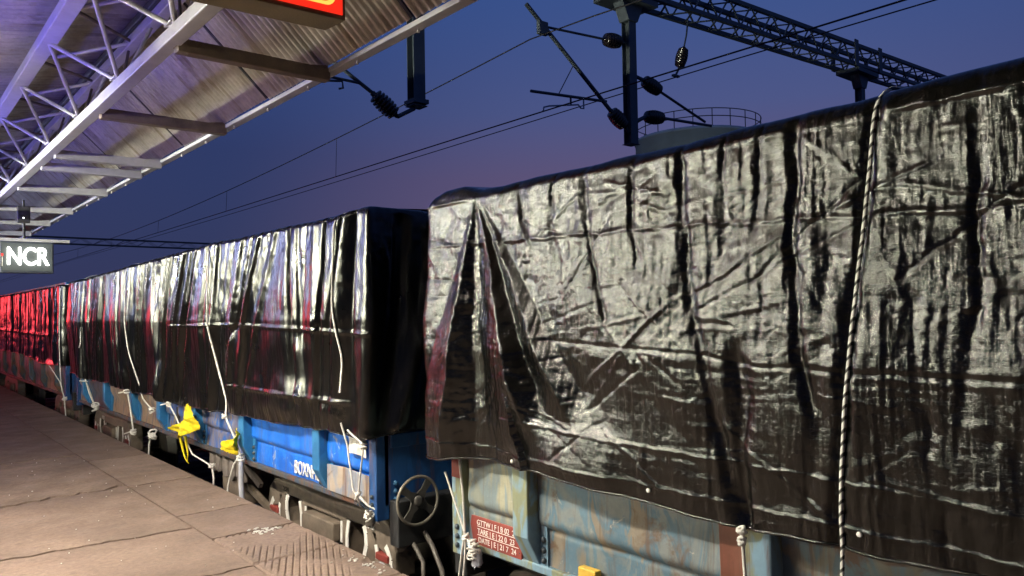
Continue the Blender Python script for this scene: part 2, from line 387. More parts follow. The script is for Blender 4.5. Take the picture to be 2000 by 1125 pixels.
def side_panel(name, ya, yb, mat, parent, seed, fine=True, split=.49, bulge=.035, top=2.28):
    """pressed side sheet: dented bulge above a seam, plain band below"""
    ny = 46 if fine else 14; nz = 60 if fine else 16
    Y = np.linspace(ya, yb, ny)[None, :]*np.ones((nz, 1)); zz = np.concatenate([np.linspace(.30, 1.15, nz-6), np.linspace(1.25, top, 6)])
    Z = zz[:, None]*np.ones((1, ny))
    ey = np.minimum(Y-ya, yb-Y); up = sstep(split-.012, split+.055, Z)*sstep(.0, .07, ey)
    dent = .020*perlin(Y*2.6+seed, Z*2.6) + .010*perlin(Y*7+seed, Z*7)
    off = -bulge*up + dent*sstep(0, .06, ey) + .012*(1-sstep(0, .014, np.abs(Z-split)))
    if split > 5: off = dent*.4
    return grid_object(name, np.stack([WX+off, Y, Z], -1), mat, parent)

def stake(parent, y, mat, rivets, foot=.45, wd=.125, front=2.695):
    pr = [(WX+.01, 2.27), (front, 2.27), (front, foot), (WX-.012, foot-.17), (WX+.01, foot-.17)]
    st = MB().prism(pr, 'y', y-wd/2, y+wd/2).build('stake', mat, parent, .008)
    for s in (-1, 1):
        MB().box(WX-.0135, WX+.004, *sorted((y+s*wd/2, y+s*(wd/2+.055))), .285, 2.26).build('flange', mat, st)
    if rivets:
        for s in (-1, 1):
            for k in range(3): put('rivet', RIVET_ME, parent, (WX-.0135, y+s*(wd/2+.03), .325+.055*k))
    return st

def wheelset(parent, y, det):
    for s in (-1, 1):
        x = TRK+s*.84
        MB().lathe((x-.07, y, -.34), (1, 0, 0), [(0, .46), (.0, .50), (.10, .51), (.105, .535), (.135, .535), (.135, .44), (.09, .40), (.08, .13), (.135, .13), (.135, .09)], 36).build('wheel', M['bogie_dark'], parent)
    MB().lathe((TRK-1.3, y, -.34), (1, 0, 0), [(0, .07), (2.6, .07)], 12).build('axle', M['bogie_dark'], parent)

def bogie(wag, yc, det=True):
    root = MB().box(TRK-1.1, TRK+1.1, yc-.2, yc+.2, -.20, .06).build('bogie_bolster', M['bogie_dark'], wag, .02)
    for s in (-1, 1):
        xa, xb = (2.99, 3.17) if s < 0 else (2*TRK-3.17, 2*TRK-2.99)
        mb = MB()
        def q(*pts): mb.prism([(yc+a, b) for a, b in pts], 'x', xa, xb)
        # arched top member, rounded over the axle boxes
        q((-1.16, -.30), (-1.17, -.10), (-1.13, .02), (-1.05, .095), (-.92, .13), (-.5, .125), (0, .105), (.5, .125), (.92, .13), (1.05, .095), (1.13, .02), (1.17, -.10), (1.16, -.30),
          (1.09, -.30), (1.085, -.16), (.90, -.12), (.82, -.03), (.70, .00), (.42, .0), (.36, -.03), (-.36, -.03), (-.42, .0), (-.70, .0), (-.82, -.03), (-.90, -.12), (-1.085, -.16), (-1.09, -.30))
        for k in (-1, 1):
            def qk(*pts):
                pp = [(k*a, b) for a, b in pts]
                q(*(pp if k > 0 else pp[::-1]))
            qk((.34, .0), (.46, .0), (.43, -.10), (.42, -.52), (.33, -.52))              # column beside the spring nest
            qk((.70, .01), (.90, -.0), (.93, -.33), (.84, -.38), (.60, -.53), (.40, -.60), (.40, -.50), (.56, -.42), (.70, -.24), (.745, -.12))   # diagonal web round the oval window
        q((-.45, -.62), (.45, -.62), (.42, -.50), (-.42, -.50))
        sf = mb.build('side_frame', M['bogie'], root, .018)
        if s > 0: continue
        # bolster end and springs
        MB().prism([(yc-.30, -.02-.03), (yc-.26, -.05), (yc+.26, -.05), (yc+.30, -.08), (yc+.30, -.20), (yc-.30, -.20)], 'x', xa-.06, xa+.1).build('bolster_end', M['bogie'], root, .012)
        for k in (-.2, 0, .2):
            pts = [(xa+.06+.055*math.cos(t*.7), yc+k+.075*math.sin(t*.7), -.21-.0085*t) for t in range(0, 34)]
            MB().tube(pts, .016, 6).build('spring', M['bogie_dark'], root)
        for k in (-1, 1):
            ab = MB().box(xa-.015, xb, yc+k*.995-.11, yc+k*.995+.11, -.30, -.20).build('axle_box', M['bogie'], root, .012); MB().box(xa-.02, xb-.02, yc+k*.995-.09, yc+k*.995+.09, -.198, -.145).build('adapter', M['red_paint'] if det else M['bogie'], ab, .008)
            MB().lathe((xa-.02, yc+k*.995, -.34), (-1, 0, 0), [(-.06, .135), (0, .135), (.02, .12), (.025, .075), (.05, .07), (.055, .03)], 20).build('axle_cap', M['hose'], ab)
            if det:   # white paint on the window edges
                wp = M['white_paint']; xe = xa-.004
                def stripe(pts, wd, par=sf):
                    mb2 = MB()
                    for (a, b), (c, d) in zip(pts[:-1], pts[1:]):
                        dx, dz = c-a, d-b; L = math.hypot(dx, dz); nx_, nz_ = -dz/L*wd/2, dx/L*wd/2
                        mb2.prism([(yc+k*(a+nx_), b+nz_), (yc+k*(a-nx_), b-nz_), (yc+k*(c-nx_), d-nz_), (yc+k*(c+nx_), d+nz_)], 'x', xe, xe+.01)
                    mb2.build('painted_edge', wp, par)
                stripe([(.705, .005), (.735, -.05), (.74, -.14), (.70, -.24)], .05)
                stripe([(.455, -.005), (.44, -.06), (.425, -.12), (.42, -.30)], .042)
                stripe([(.335, -.03), (.335, -.10), (.33, -.20)], .03)
                stripe([(1.10, -.28), (1.10, -.17), (1.06, -.11), (1.03, -.08)], .05)
                stripe([(.885, -.10), (.90, -.15), (.905, -.24)], .042)
    for k in (-1, 1): wheelset(root, yc+k*1.0, det)
    return root

def text_mesh(txt, size, mat, name, parent, org, right, up, ext=.0015, sx=1.0, bold=0.0):
    cu = bpy.data.curves.new('t', 'FONT'); cu.body = txt; cu.size = size; cu.extrude = ext; cu.offset = bold
    ob = bpy.data.objects.new('t', cu); COL.objects.link(ob)
    dg = bpy.context.evaluated_depsgraph_get(); me = bpy.data.meshes.new_from_object(ob.evaluated_get(dg))
    bpy.data.objects.remove(ob); bpy.data.curves.remove(cu)
    r = Vector(right).normalized(); u = Vector(up).normalized(); n = r.cross(u)
    off = Vector(org) - (world_loc(parent) if parent else Vector((0, 0, 0)))
    for v in me.vertices:
        c = v.co.copy(); v.co = off + r*c.x*sx + u*c.y + n*c.z
    me.materials.clear(); me.materials.append(mat)
    o = bpy.data.objects.new(name, me); COL.objects.link(o); o.parent = parent; return o

def wagon(name, label, y0, y1, stakes, panel_mats, stake_mat, end_mat, det_end, fine, near=False):
    """y0 = end nearer the camera's station, y1 = far end"""
    wag = thing(name, label, 'wagon', (TRK, (y0+y1)/2, RAIL_Z), 'covered freight wagons in the train')
    edges = [y0+.10] + [v for s in stakes for v in (s, s)] + [y1-.10]
    for i in range(0, len(edges), 2):
        a, b = edges[i], edges[i+1]; close = fine and (a < 9 and b > .2)
        side_panel('side_panel', a+.0015, b-.0015, panel_mats[(i//2) % len(panel_mats)], wag, i*3.1+y0, close)
    for s in stakes: stake(wag, s, stake_mat, fine and .5 < s < 9)
    MB().box(WX-.03, WX+.02, y0+.02, y1-.02, .255, .298).build('sole_bar', stake_mat if near else P_SOLE, wag, .006)
    MB().box(WX-.035, WX+.03, y0+.02, y1-.02, 2.27, 2.33).build('top_rail', stake_mat, wag, .006)
    MB().box(2*TRK-WX-.02, 2*TRK-WX+.03, y0, y1, .255, 2.33).build('side_wall', stake_mat, wag)
    MB().box(WX+.03, 2*TRK-WX-.03, y0+.1, y1-.1, .22, .30).build('floor', M['steel_dark'], wag)
    MB().box(TRK-.25, TRK+.25, y0+.05, y1-.05, -.06, .22).build('centre_sill', M['steel_dark'], wag)
    for k, ye in ((-1, y0), (1, y1)):
        yy = sorted((ye, ye-k*.07))
        ew = MB().box(WX+.02, 2*TRK-WX-.02, yy[0], yy[1], .30, 2.32)
        ew = ew.build('end_wall', end_mat, wag)
        for zz in (.75, 1.25, 1.75, 2.2):
            MB().box(WX+.06, 2*TRK-WX-.06, *sorted((ye, ye+k*.02)), zz-.05, zz+.05).build('end_rib', end_mat, ew, .01)
        MB().box(WX-.05, WX+.055, *sorted((ye, ye-k*.105)), .20, 2.325).build('corner_post', end_mat if not near else stake_mat, wag, .006)
        MB().box(WX+.05, 2*TRK-WX-.05, *sorted((ye+k*.003, ye+k*.12)), .02, .34).build('headstock', M['steel_dark'], wag, .01)
        cp = MB().box(TRK-.14, TRK+.14, *sorted((ye+k*.1, ye+k*.33)), .08, .36)
        cp.prism([(TRK-.2, ye+k*.33), (TRK+.18, ye+k*.33), (TRK+.2, ye+k*.46), (TRK-.05, ye+k*.40), (TRK-.2, ye+k*.47)][::k], 'z', .02, .38)
        cp.build('coupler', M['bogie_dark'], wag, .015)
        if det_end:
            for q_ in range(3): put('rivet', RIVET_ME, wag, (WX-.05, ye-k*.055, .255+.055*q_))
    for yb in (y0+1.32, y1-1.32):
        if -3 < yb: bogie(wag, yb, fine)
    return wag

Y_NEAR = (-6.16, 3.87); Y_MID = (4.78, 14.80); Y_FAR = (15.72, 25.75); Y_LAST = (26.7, 36.7)
wag_near = wagon('freight_wagon', 'weathered pale blue and rust wagon under the large nearest tarpaulin', Y_NEAR[0], Y_NEAR[1],
                 [3.87-9.28, 3.87-7.79, 3.87-6.34, 3.87-5.02, 3.87-3.7, 1.73, 3.17], [P_NEAR[2], P_NEAR[0], P_NEAR[1], P_NEAR[2], P_NEAR[0], P_NEAR[2], P_NEAR[1], P_NEAR[0]], P_STAKE_NEAR, P_STAKE_NEAR, True, True, True)
wag_mid = wagon('freight_wagon', 'bright blue wagon lettered BOXNHL with a four spoke brake wheel', Y_MID[0], Y_MID[1],
                [5.62, 7.18, 8.55, 9.85, 11.1, 12.6, 14.05], [P_BLUE[0], P_BLUE[0], P_BLUE[1], P_BLUE[1], P_BLUE[2], P_BLUE[2], P_BLUE[3], P_BLUE[2]], P_STAKE_BLUE, M['blue_end'], True, True)
wag_far = wagon('freight_wagon', 'dark blue wagon behind the yellow cloths, under a red lit tarpaulin', Y_FAR[0], Y_FAR[1],
                [Y_FAR[0]+k for k in (.75, 2.25, 3.7, 5.02, 6.34, 7.79, 9.28)], [P_BLUE[3], P_BLUE[2], P_BLUE[3]], P_SOLE, M['blue_end'], False, False)
wag_last = wagon('freight_wagon', 'farthest wagon at the left edge of the picture', Y_LAST[0], Y_LAST[1],
                 [Y_LAST[0]+k for k in (.75, 2.25, 3.7, 5.02, 6.34, 7.79, 9.28)], [P_BLUE[3], P_BLUE[2]], P_SOLE, M['blue_end'], False, False)

# red corner plate, stencil board, yellow tag on the near wagon
MB().box(2.744, 2.7495, 3.775, 3.862, .66, 2.2).build('corner_plate', M['red_paint'], wag_near)
bd = MB().prism([(3.70, .455), (3.71, .40), (3.69, .318), (3.66, .290), (3.245, .290), (3.25, .455)], 'x', 2.768, 2.781).build('stencil_board', M['red_paint'], wag_near, .004)
for r_, row in enumerate(('GTTW | F | B 02  21', 'TARE | E | 22 0  23', 'DATE | E | 21 7  24')):
    text_mesh(row, .044, M['white_paint'], 'lettering', bd, (2.766, 3.645-.006*r_, .408-.050*r_), (0, -1, 0), (0, 0, 1), .001, .98)
    if r_ < 2: MB().box(2.7655, 2.768, 3.27, 3.64, .399-.050*r_, .402-.050*r_).build('ruled_line', M['white_paint'], bd)
MB().box(2.745, 2.79, 2.665, 2.785, .28, .375).build('label_holder', simple('yellow_tag', (.62, .40, .06), .5, 0, .3, 12), wag_near, .006)
MB().prism([(1.78, 0.31), (1.93, .31), (1.94, .79), (1.78, .79)], 'x', 2.74, 2.752).build('door_plate', P_NEAR[3], wag_near, .004)
# lettering, brake wheel, paper, rivets and hoses on the blue wagon
text_mesh('BOXNHL', .155, M['white_paint'], 'lettering', wag_mid, (2.782, 6.20, .332), (0, -1, 0), (0, 0, 1), .004, .76)
text_mesh('NROTK', .055, M['white_paint'], 'lettering', wag_mid, (2.984, 5.32, .065), (0, -1, 0), (0, 0, 1), .001, .9)
text_mesh('D 924', .045, M['white_paint'], 'lettering', wag_mid, (2.984, 5.33, .005), (0, -1, 0), (0, 0, 1), .001, .9)
text_mesh('NSN', .06, M['bogie_dark'], 'lettering', wag_mid, (2.984, 6.90, .035), (0, -1, 0), (0, 0, 1), .001, 1)
text_mesh('N:IY', .085, M['white_paint'], 'lettering', wag_mid, (2.984, 14.80-1.32+.55, .015), (0, -1, 0), (0, 0, 1), .001, 1)
MB().prism([(4.89, .30), (5.54, .30), (5.54, .50), (5.25, .515), (4.89, .50)], 'x', 2.752, 2.765).build('lower_plate', worn_paint('tan_plate', [(.36, .30, .26), (.22, .26, .34), (.40, .33, .27)], seed=31, rust_at=.6), wag_mid, .005)
for k in range(3): put('rivet', RIVET_Y, wag_mid, (2.90, Y_MID[0]-.004, .34+.055*k))
bw = MB()
cx, cy, cz, rr = 2.995, 4.63, .335, .168
bw.tube([(cx+rr*math.cos(t), cy, cz+rr*math.sin(t)) for t in np.linspace(0, 2*math.pi, 41)], .0115, 8)
brake = bw.build('hand_brake_wheel', simple('brake_wheel_paint', (.20, .185, .15), .45, .2, .25, 12, .1), wag_mid)
for k in range(4):
    a = R(45+90*k+8)
    d = Vector((math.cos(a), 0, math.sin(a))); e_ = Vector((-math.sin(a), 0, math.cos(a)))
    c0 = Vector((cx, cy, cz)); mb = MB()
    pts = [c0+d*.02+e_*.045, c0+d*.02-e_*.045, c0+d*.085-e_*.022, c0+d*.16-e_*.030, c0+d*.16+e_*.030, c0+d*.085+e_*.022]
    mb.add([p+Vector((0, -.004, 0)) for p in pts]+[p+Vector((0, .010, 0)) for p in pts], [(0,1,2,3,4,5)[::-1], (6,7,8,9,10,11)]+[(i, (i+1) % 6, 6+(i+1) % 6, 6+i) for i in range(6)])
    mb.build('spoke', simple('brake_spoke_paint', (.10, .095, .085), .5, .2, .3, 12) if k == 0 else bpy.data.materials['brake_spoke_paint'], brake)
MB().lathe((cx, cy-.02, cz), (0, 1, 0), [(0, .016), (.0, .034), (.035, .042), (.15, .03)], 14).build('hub', bpy.data.materials['brake_spoke_paint'], brake)
MB().tube([(3.08, 4.72, .12), (3.06, 4.55, .02), (3.05, 4.42, -.12), (3.04, 4.36, -.35), (3.05, 4.40, -.6)], .018, 10).build('brake_hose', M['pipe'], wag_mid)
MB().tube([(2.98, 4.7, .05), (2.96, 4.52, -.06), (2.95, 4.50, -.3), (2.97, 4.52, -.6)], .015, 10).build('brake_hose', M['pipe'], wag_mid)
# brake rigging with torn grey rubber under the middle of the blue wagon
MB().bar((2.86, 8.25, .20), (3.0, 7.05, -.25), .05, .05).build('brake_rod', M['bogie'], wag_mid)
MB().bar((2.80, 7.42, .25), (2.86, 7.12, .06), .04, .05).build('brake_rod', M['bogie_dark'], wag_mid)
MB().box(2.86, 3.2, 7.6, 8.15, -.22, .16).build('brake_cylinder_bracket', M['bogie'], wag_mid, .02)
for k in range(7):
    y_ = 8.35-.13*k
    MB().prism([(y_, .22), (y_-.10, .20), (y_-.13, .04+.02*(k % 3)), (y_-.06, .0+.03*(k % 2)), (y_+.02, .08)], 'x', 2.80+.02*(k % 3), 2.86+.02*(k % 2)).build('rubber_flap', simple('torn_rubber_%d' % k, (.16, .135, .12), .85, 0, .4, 8) if k < 2 else bpy.data.materials['torn_rubber_%d' % (k % 2)], wag_mid, .01)
MB().tube([(2.78, 9.35, .62), (2.775, 9.33, .52), (2.78, 9.37, .40), (2.775, 9.34, .30)], .02, 6).build('latch_chain', M['bogie_dark'], wag_mid)

# ------------------------------------------------------------------ tarpaulins
XS = 2.640
def tarp(name, label, y0, y1, ends, mat, ztop, zhem, disp, dt, dz, t_fine, roll=.09, endlen=(3.0, 3.0), hem_r=.007):
    """sheet draped over a wagon: side + wrapped ends + roof.  disp(t, z) pushes it outwards."""
    r = .13; q = r*math.pi/2
    tlo = y0 - (endlen[0] if ends[0] else 0); thi = y1 + (endlen[1] if ends[1] else 0)
    ts = [tlo]
    while ts[-1] < thi: ts.append(ts[-1] + (dt if t_fine[0] < ts[-1] < t_fine[1] else max(.05, dt*3)))
    t = np.array(ts)
    x = np.full_like(t, XS); y = t.copy(); nx = np.full_like(t, -1.0); ny = np.zeros_like(t)
    if ends[0]:
        a = np.maximum(0, y0+r-t); th = np.minimum(a/r, math.pi/2); ex = np.maximum(0, a-q)
        k = a > 0; x[k] = (XS+r-r*np.cos(th)+ex)[k]; y[k] = (y0+r-r*np.sin(th))[k]; nx[k] = -np.cos(th)[k]; ny[k] = -np.sin(th)[k]
    if ends[1]:
        a = np.maximum(0, t-(y1-r)); th = np.minimum(a/r, math.pi/2); ex = np.maximum(0, a-q)
        k = a > 0; x[k] = (XS+r-r*np.cos(th)+ex)[k]; y[k] = (y1-r+r*np.sin(th))[k]; nx[k] = -np.cos(th)[k]; ny[k] = np.sin(th)[k]
    zt = ztop(t); zh = zhem(t)
    nzr = int((2.35-.75)/dz); s = np.linspace(0, 1, nzr)
    rows = []
    for v in s: rows.append((zh + (zt-roll-zh)*v, np.zeros_like(t)))
    for ph in np.linspace(0, math.pi/2, 9)[1:]: rows.append((zt-roll+roll*math.sin(ph), np.full_like(t, roll*(1-math.cos(ph)))))
    isend = (np.abs(ny) > .05)
    for k in np.linspace(.06, 1, 14):
        inn_ = np.where(isend, roll+.35*k, roll+2.95*k)
        rows.append((zt + np.where(isend, -.03*k, .07*math.sin(min(1, k*1.6)*math.pi/2)-.09*sstep(.75, 1, np.array(k))), inn_))
    for k in (.3, 1.0): rows.append((zt - np.where(isend, .03, 1.4*k), np.where(isend, roll+.351, roll+2.98+.02*k)))
    Z = np.array([a for a, b in rows]); IN = np.array([b for a, b in rows]); T = np.ones((len(rows), 1))*t[None, :]
    H = disp(T, Z); H = np.where(H < 0, -.05*np.tanh(-H/.05), H)
    fade = np.ones(len(rows)); fade[nzr+8:] = 0; fade[nzr:nzr+8] = np.linspace(.9, .15, 8)
    H = H*fade[:, None]
    PX = x[None]+ (H-IN)*nx[None]; PY = y[None]+(H-IN)*ny[None]
    Pm = np.stack([PX, PY, Z], -1)
    base = ((XS+1.6), (y0+y1)/2, .8)
    ob = grid_object(name, Pm, mat, None, True, base, True); tag(ob, label, 'tarpaulin', 'black tarpaulins over the wagons')
    # folded hem along the lower edge
    hp = Pm[0][::2]; hm = MB().tube([tuple(p) for p in hp], hem_r, 5); hm.build('hem', mat, ob)
    return ob, Pm, t, Z

def ridge(T, Z, pts, amp, wd, kind='g', ends=.12):
    """fold running through pts [(t, z)...] from top to bottom; wd may be (top, bottom)"""
    zs = np.array([p[1] for p in pts])[::-1]; tt = np.array([p[0] for p in pts])[::-1]
    c = np.interp(Z, zs, tt); v = np.clip((zs[-1]-Z)/(zs[-1]-zs[0]), 0, 1)
    w0, w1 = wd if isinstance(wd, tuple) else (wd, wd); w_ = w0+(w1-w0)*v
    env = sstep(zs[0]-ends, zs[0]+ends*.3, Z)*(1-sstep(zs[-1]-ends*.3, zs[-1]+ends, Z))
    d = (T-c)/w_
    if kind == 'g': p = np.exp(-d*d)
    elif kind == 's': p = np.maximum(0, 1-np.abs(d))                       # sharp crease
    elif kind == 'a': p = np.where(d < 0, np.exp(-(d*2.2)**2), np.exp(-(d*.7)**2))   # steep on the camera side
    elif kind == 'b': p = np.where(d > 0, np.exp(-(d*2.2)**2), np.exp(-(d*.7)**2))
    return amp*env*p
def seam(T, Z, pts, amp, wd):
    """crease running along the train through pts [(t, z)...]"""
    ts = np.array([p[0] for p in pts]); zs = np.array([p[1] for p in pts]); o = np.argsort(ts)
    c = np.interp(T, ts[o], zs[o]); env = sstep(ts.min()-.1, ts.min()+.05, T)*(1-sstep(ts.max()-.05, ts.max()+.1, T))
    return amp*env*np.maximum(0, 1-np.abs(Z-c)/wd)
def crumple(T, Z, f, amp, sx=1.0, sz=1.0, oct=4, ph=0.):
    h = 0; a = amp
    for o in range(oct):
        wx_ = .35*perlin(T*f*.6+ph, Z*f*.6-ph); h = h + a*(np.abs(perlin(T*f*sx+ph+wx_, Z*f*sz+ph*1.7-wx_)) - .25); f *= 1.9; a *= .55; ph += 11.3
    return h

# --- nearest tarpaulin, creases placed as they lie on the sheet
def disp_near(T, Z):
    h = np.zeros_like(T); T0 = T
    T = T + .022*perlin(T*3.1, Z*5.0+3) + .010*perlin(T*9, Z*14+1) + .004*perlin(T*22, Z*40)
    Z = Z + .010*perlin(T*5+4, Z*4) + .005*perlin(T*16, Z*16)
    # gathered curtain at the far corner, tied at the top: pleats fanning down from the tie
    dz_ = np.maximum(.04, 2.37-Z); fan = (3.46-T)/dz_
    pleat = np.interp(fan, [-.66, -.42, -.16, -.03, .05, .36, .45, .62, .74, 1.0, 1.25], [0, -.01, .065, -.035, -.04, .055, -.035, .02, -.035, -.015, 0])
    h += pleat*np.clip(dz_*1.05, 0, 1.15)*np.where(fan > .3, sstep(.98, 1.30, Z), 1.0)
    # vertical valleys and their shoulders
    for pts, a, w_ in (([(2.60, 2.36), (2.56, 1.97), (2.44, 1.62)], -.050, (.045, .03)), ([(3.09, 2.37), (3.06, 2.14), (2.98, 2.02)], -.035, (.03, .03)),
                       ([(2.02, 2.34), (2.0, 1.99), (1.98, 1.75), (1.9, 1.45), (1.76, .85)], -.060, (.035, .075)), ([(1.50, 2.37), (1.51, 1.96), (1.49, 1.66), (1.44, 1.3)], -.065, (.040, .045)),
                       ([(1.81, 2.36), (1.80, 1.95)], -.025, (.022, .03)), ([(1.63, 2.36), (1.66, 2.0)], -.022, (.02, .03)), ([(.87, 2.36), (.88, 1.96), (.89, 1.65), (.93, 1.38)], -.035, (.04, .04)),
                       ([(1.36, 1.8), (1.40, 1.4), (1.46, .95)], -.022, (.04, .05)), ([(1.10, 1.75), (1.05, 1.3), (1.0, .9)], -.02, (.04, .05)), ([(2.28, 2.36), (2.30, 2.1), (2.27, 1.9)], -.030, (.03, .03)),
                       ([(2.80, 2.36), (2.84, 2.15), (2.78, 1.9)], -.030, (.025, .04)), ([(.66, 2.3), (.64, 1.7), (.60, 1.1)], -.02, (.04, .05)), ([(.40, 2.3), (.42, 1.7), (.45, 1.1)], -.05, (.06, .08))):
        h += ridge(T, Z, pts, a*.40, (w_[0]*.5, w_[1]*.55))*(.55+.9*np.clip(perlin(T*2+9, Z*3.3)+.3, 0, 1))
    # broad belly between the stakes
    h += np.interp(Z, [.78, 1.04, 1.44, 2.0, 2.35], [.012, .040, .056, .006, 0.0])*(.85+.5*perlin(T*1.7, T*0+.3))
    h += .07*np.exp(-((T-2.62)/.30)**2)*np.maximum(0, 1-np.abs(Z-.90)/.22)
    # packing creases
    h += seam(T, Z, [(3.9, 2.06), (3.13, 2.04), (2.02, 2.01), (1.22, 1.97), (.3, 1.93)], .005, .014)
    h += seam(T, Z, [(2.82, 1.51), (1.98, 1.47), (1.62, 1.43), (.3, 1.42)], -.005, .014)
    h += seam(T, Z, [(3.2, 1.09), (2.42, 1.06), (1.34, 1.04), (.3, 1.01)], .006, .012)
    h += seam(T, Z, [(4.2, 2.30), (.3, 2.325)], .010, .012)
    h += seam(T, Z, [(4.2, .90), (3.3, .90), (.3, .87)], .006, .012)
    for (a, b), (c, d), am in (((.97, 2.14), (1.48, 1.96), .016), ((1.48, 1.96), (2.05, 1.69), .018), ((2.05, 1.69), (2.65, 1.27), .018), ((1.21, 2.13), (1.70, 1.74), -.014),
                           ((1.1, 2.02), (2.0, 1.62), -.012), ((2.4, 2.12), (2.75, 1.72), -.014), ((2.60, 2.24), (2.98, 2.02), .012), ((2.06, 2.14), (2.5, 2.28), .012),
                           ((.5, 2.2), (1.15, 1.72), -.014), ((.45, 1.9), (1.2, 2.08), .012), ((2.45, 1.16), (2.85, .9), -.014), ((2.1, .86), (2.5, 1.14), .014), ((2.2, 1.42), (2.62, 1.16), -.014), ((1.3, .84), (1.9, 1.25), .010)):
        L = math.hypot(c-a, d-b); dx, dz = (c-a)/L, (d-b)/L
        u = (T-a)*dx+(Z-b)*dz; p = np.abs(-(T-a)*dz+(Z-b)*dx + .012*perlin(u*6, u*0+a*9))
        h += am*.36*np.maximum(0, 1-p/.012)*sstep(-.02, .1, u)*(1-sstep(L-.1, L+.02, u))
    # tension folds beside the rope
    h += -.018*np.exp(-((T-(1.19+.115*(2.4-Z)))/.025)**2)
    h += ridge(T, Z, [(1.735, 1.45), (1.735, .79)], -.03, (.05, .02))
    # crumpled film: straight short creases over a soft crumple
    rc = random.Random(77)
    for k in range(260):
        a, b = rc.uniform(.2, 3.9), rc.uniform(.95, 2.34); an = rc.choice((rc.gauss(1.57, .25), rc.gauss(.6, .35), rc.gauss(2.5, .35), rc.gauss(0, .12))); L = rc.uniform(.10, .45); wd_ = rc.uniform(.008, .022); am = rc.choice((-1, 1))*rc.uniform(.0015, .0045)
        if b < 1.4 and rc.random() < .6: continue
        dx, dz = math.cos(an), math.sin(an); j0, j1 = np.searchsorted(T0[0], [a-L-.05, a+L+.05])
        Ts, Zs = T[:, j0:j1], Z[:, j0:j1]; u = (Ts-a)*dx+(Zs-b)*dz; p = np.abs(-(Ts-a)*dz+(Zs-b)*dx)
        h[:, j0:j1] += am*np.maximum(0, 1-p/wd_)*np.maximum(0, 1-np.abs(u)/L)
    h += crumple(T, Z, 2.2, .026, 1.0, .8, 2, 1.0) + crumple(T, Z, 7, .006, 1, 1, 4, 5.0)*(.35+.65*sstep(1.2, 1.7, Z)) + crumple(T, Z, 6, .009, 3.2, .22, 3, 2.0) + crumple(T, Z, 6, .003, .3, 2.8, 3, 8.0) + crumple(T, Z, 26, .0020, 1.4, .8, 2, 3.0)
    return h
ztop_n = lambda t: 2.385 + .035*sstep(1.6, .6, t)*0 + np.interp(t, [-6, .7, 1.2, 2.0, 3.0, 3.45, 3.62, 3.8, 3.95, 4.1, 4.3, 4.9], [2.42, 2.42, 2.40, 2.365, 2.375, 2.37, 2.40, 2.40, 2.365, 2.31, 2.28, 2.35])-2.385 + .016*perlin(t*2.3, t*0+.5) + .006*perlin(t*7, t*0+3.5)
zhem_n = lambda t: np.interp(t, [-6, .96, 1.75, 2.15, 2.98, 3.32, 3.92, 4.3], [.80, .815, .795, .812, .842, .84, .794, .85]) + .014*perlin(t*2.6, t*0+2.5) + .007*perlin(t*8, t*0+6.5)
tarp_near, PN, tN, ZN = tarp('tarpaulin', 'large nearest black woven tarpaulin, crumpled and silvery where light catches it', -6.3, 4.02, (False, True), M['tarp_near'], ztop_n, zhem_n, disp_near, .0075, .0075, (.2, 4.4), .085, (3, 1.6))

# --- middle tarpaulin: close upright folds at the far half, fanned to the ties at the near half
TIES = [5.0, 7.44, 9.09, 10.95, 13.45]
rf = random.Random(5)
FOLD_MID = []
yy = 4.95
while yy < 14.6:
    bot = yy
    tie = min(TIES, key=lambda a: abs(a-(yy+.15)))
    pull = .55 if yy < 10 else .25
    bot = yy + (tie-yy)*pull*rf.uniform(.5, 1.1) + (.30 if yy < 9.5 else .05)
    FOLD_MID.append((yy, bot, rf.choice((-1, 1))*rf.uniform(.020, .045), rf.uniform(.022, .055)*(1.4 if yy < 8 else 1.0), rf.uniform(.75, 1.5), rf.choice('abg')))
    yy += rf.uniform(.08, .20) if yy > 8 else rf.uniform(.11, .28)
def disp_mid(T, Z):
    h = np.zeros_like(T)
    for a, b, am, w_, zb, kd in FOLD_MID:
        h += ridge(T, Z, [(a, 2.40), (a*.55+b*.45+.03*math.sin(a*9), 1.6), (b, .72 if am > 0 or zb < 1.2 else zb)], am, (w_*.6, w_*1.5), kd)
    for k in TIES[1:]:
        h += -.05*np.exp(-((T-k)/.10)**2)*(1-sstep(.75, 1.15, Z)) + .035*np.exp(-((T-k-.28)/.14)**2)*(1-sstep(.85, 1.2, Z))
    h += .06*np.exp(-((T-6.0)/.6)**2)*np.exp(-((Z-.95)/.17)**2)*(.6+perlin(T*3, Z*5))
    h += seam(T, Z, [(4.7, 1.52), (7.0, 1.58), (9, 1.56)], .010, .02) + seam(T, Z, [(5, 1.02), (7.5, 1.0)], .012, .02)
    # corner: long upright fold and the ends
    h += ridge(T, Z, [(4.70, 2.38), (4.70, 1.6), (4.74, .80)], .05, (.03, .07)) + ridge(T, Z, [(4.86, 2.38), (4.93, 1.6), (5.0, .85)], -.06, (.03, .09)) + ridge(T, Z, [(4.45, 2.3), (4.5, 1.6), (4.62, .85)], -.05, (.05, .10)) + ridge(T, Z, [(4.2, 2.3), (4.28, 1.6), (4.5, .85)], .05, (.05, .10)) + ridge(T, Z, [(3.9, 2.3), (3.9, .85)], -.05, (.06, .12))
    h += np.interp(Z, [.72, 1.0, 1.62, 2.4], [-.02, .0, .038, 0.0])
    h += crumple(T, Z, 2.0, .022, 1.0, .6, 2, 3.0) + crumple(T, Z, 7, .0045, 1, 1, 3, 6.0)*(.4+.8*sstep(1.3, 1.9, Z)) + crumple(T, Z, 5, .010, 2.6, .22, 3, 4.0) + crumple(T, Z, 4, .010, 1, 1, 3, 9.)*(1-sstep(.8, 1.3, Z))
    return h
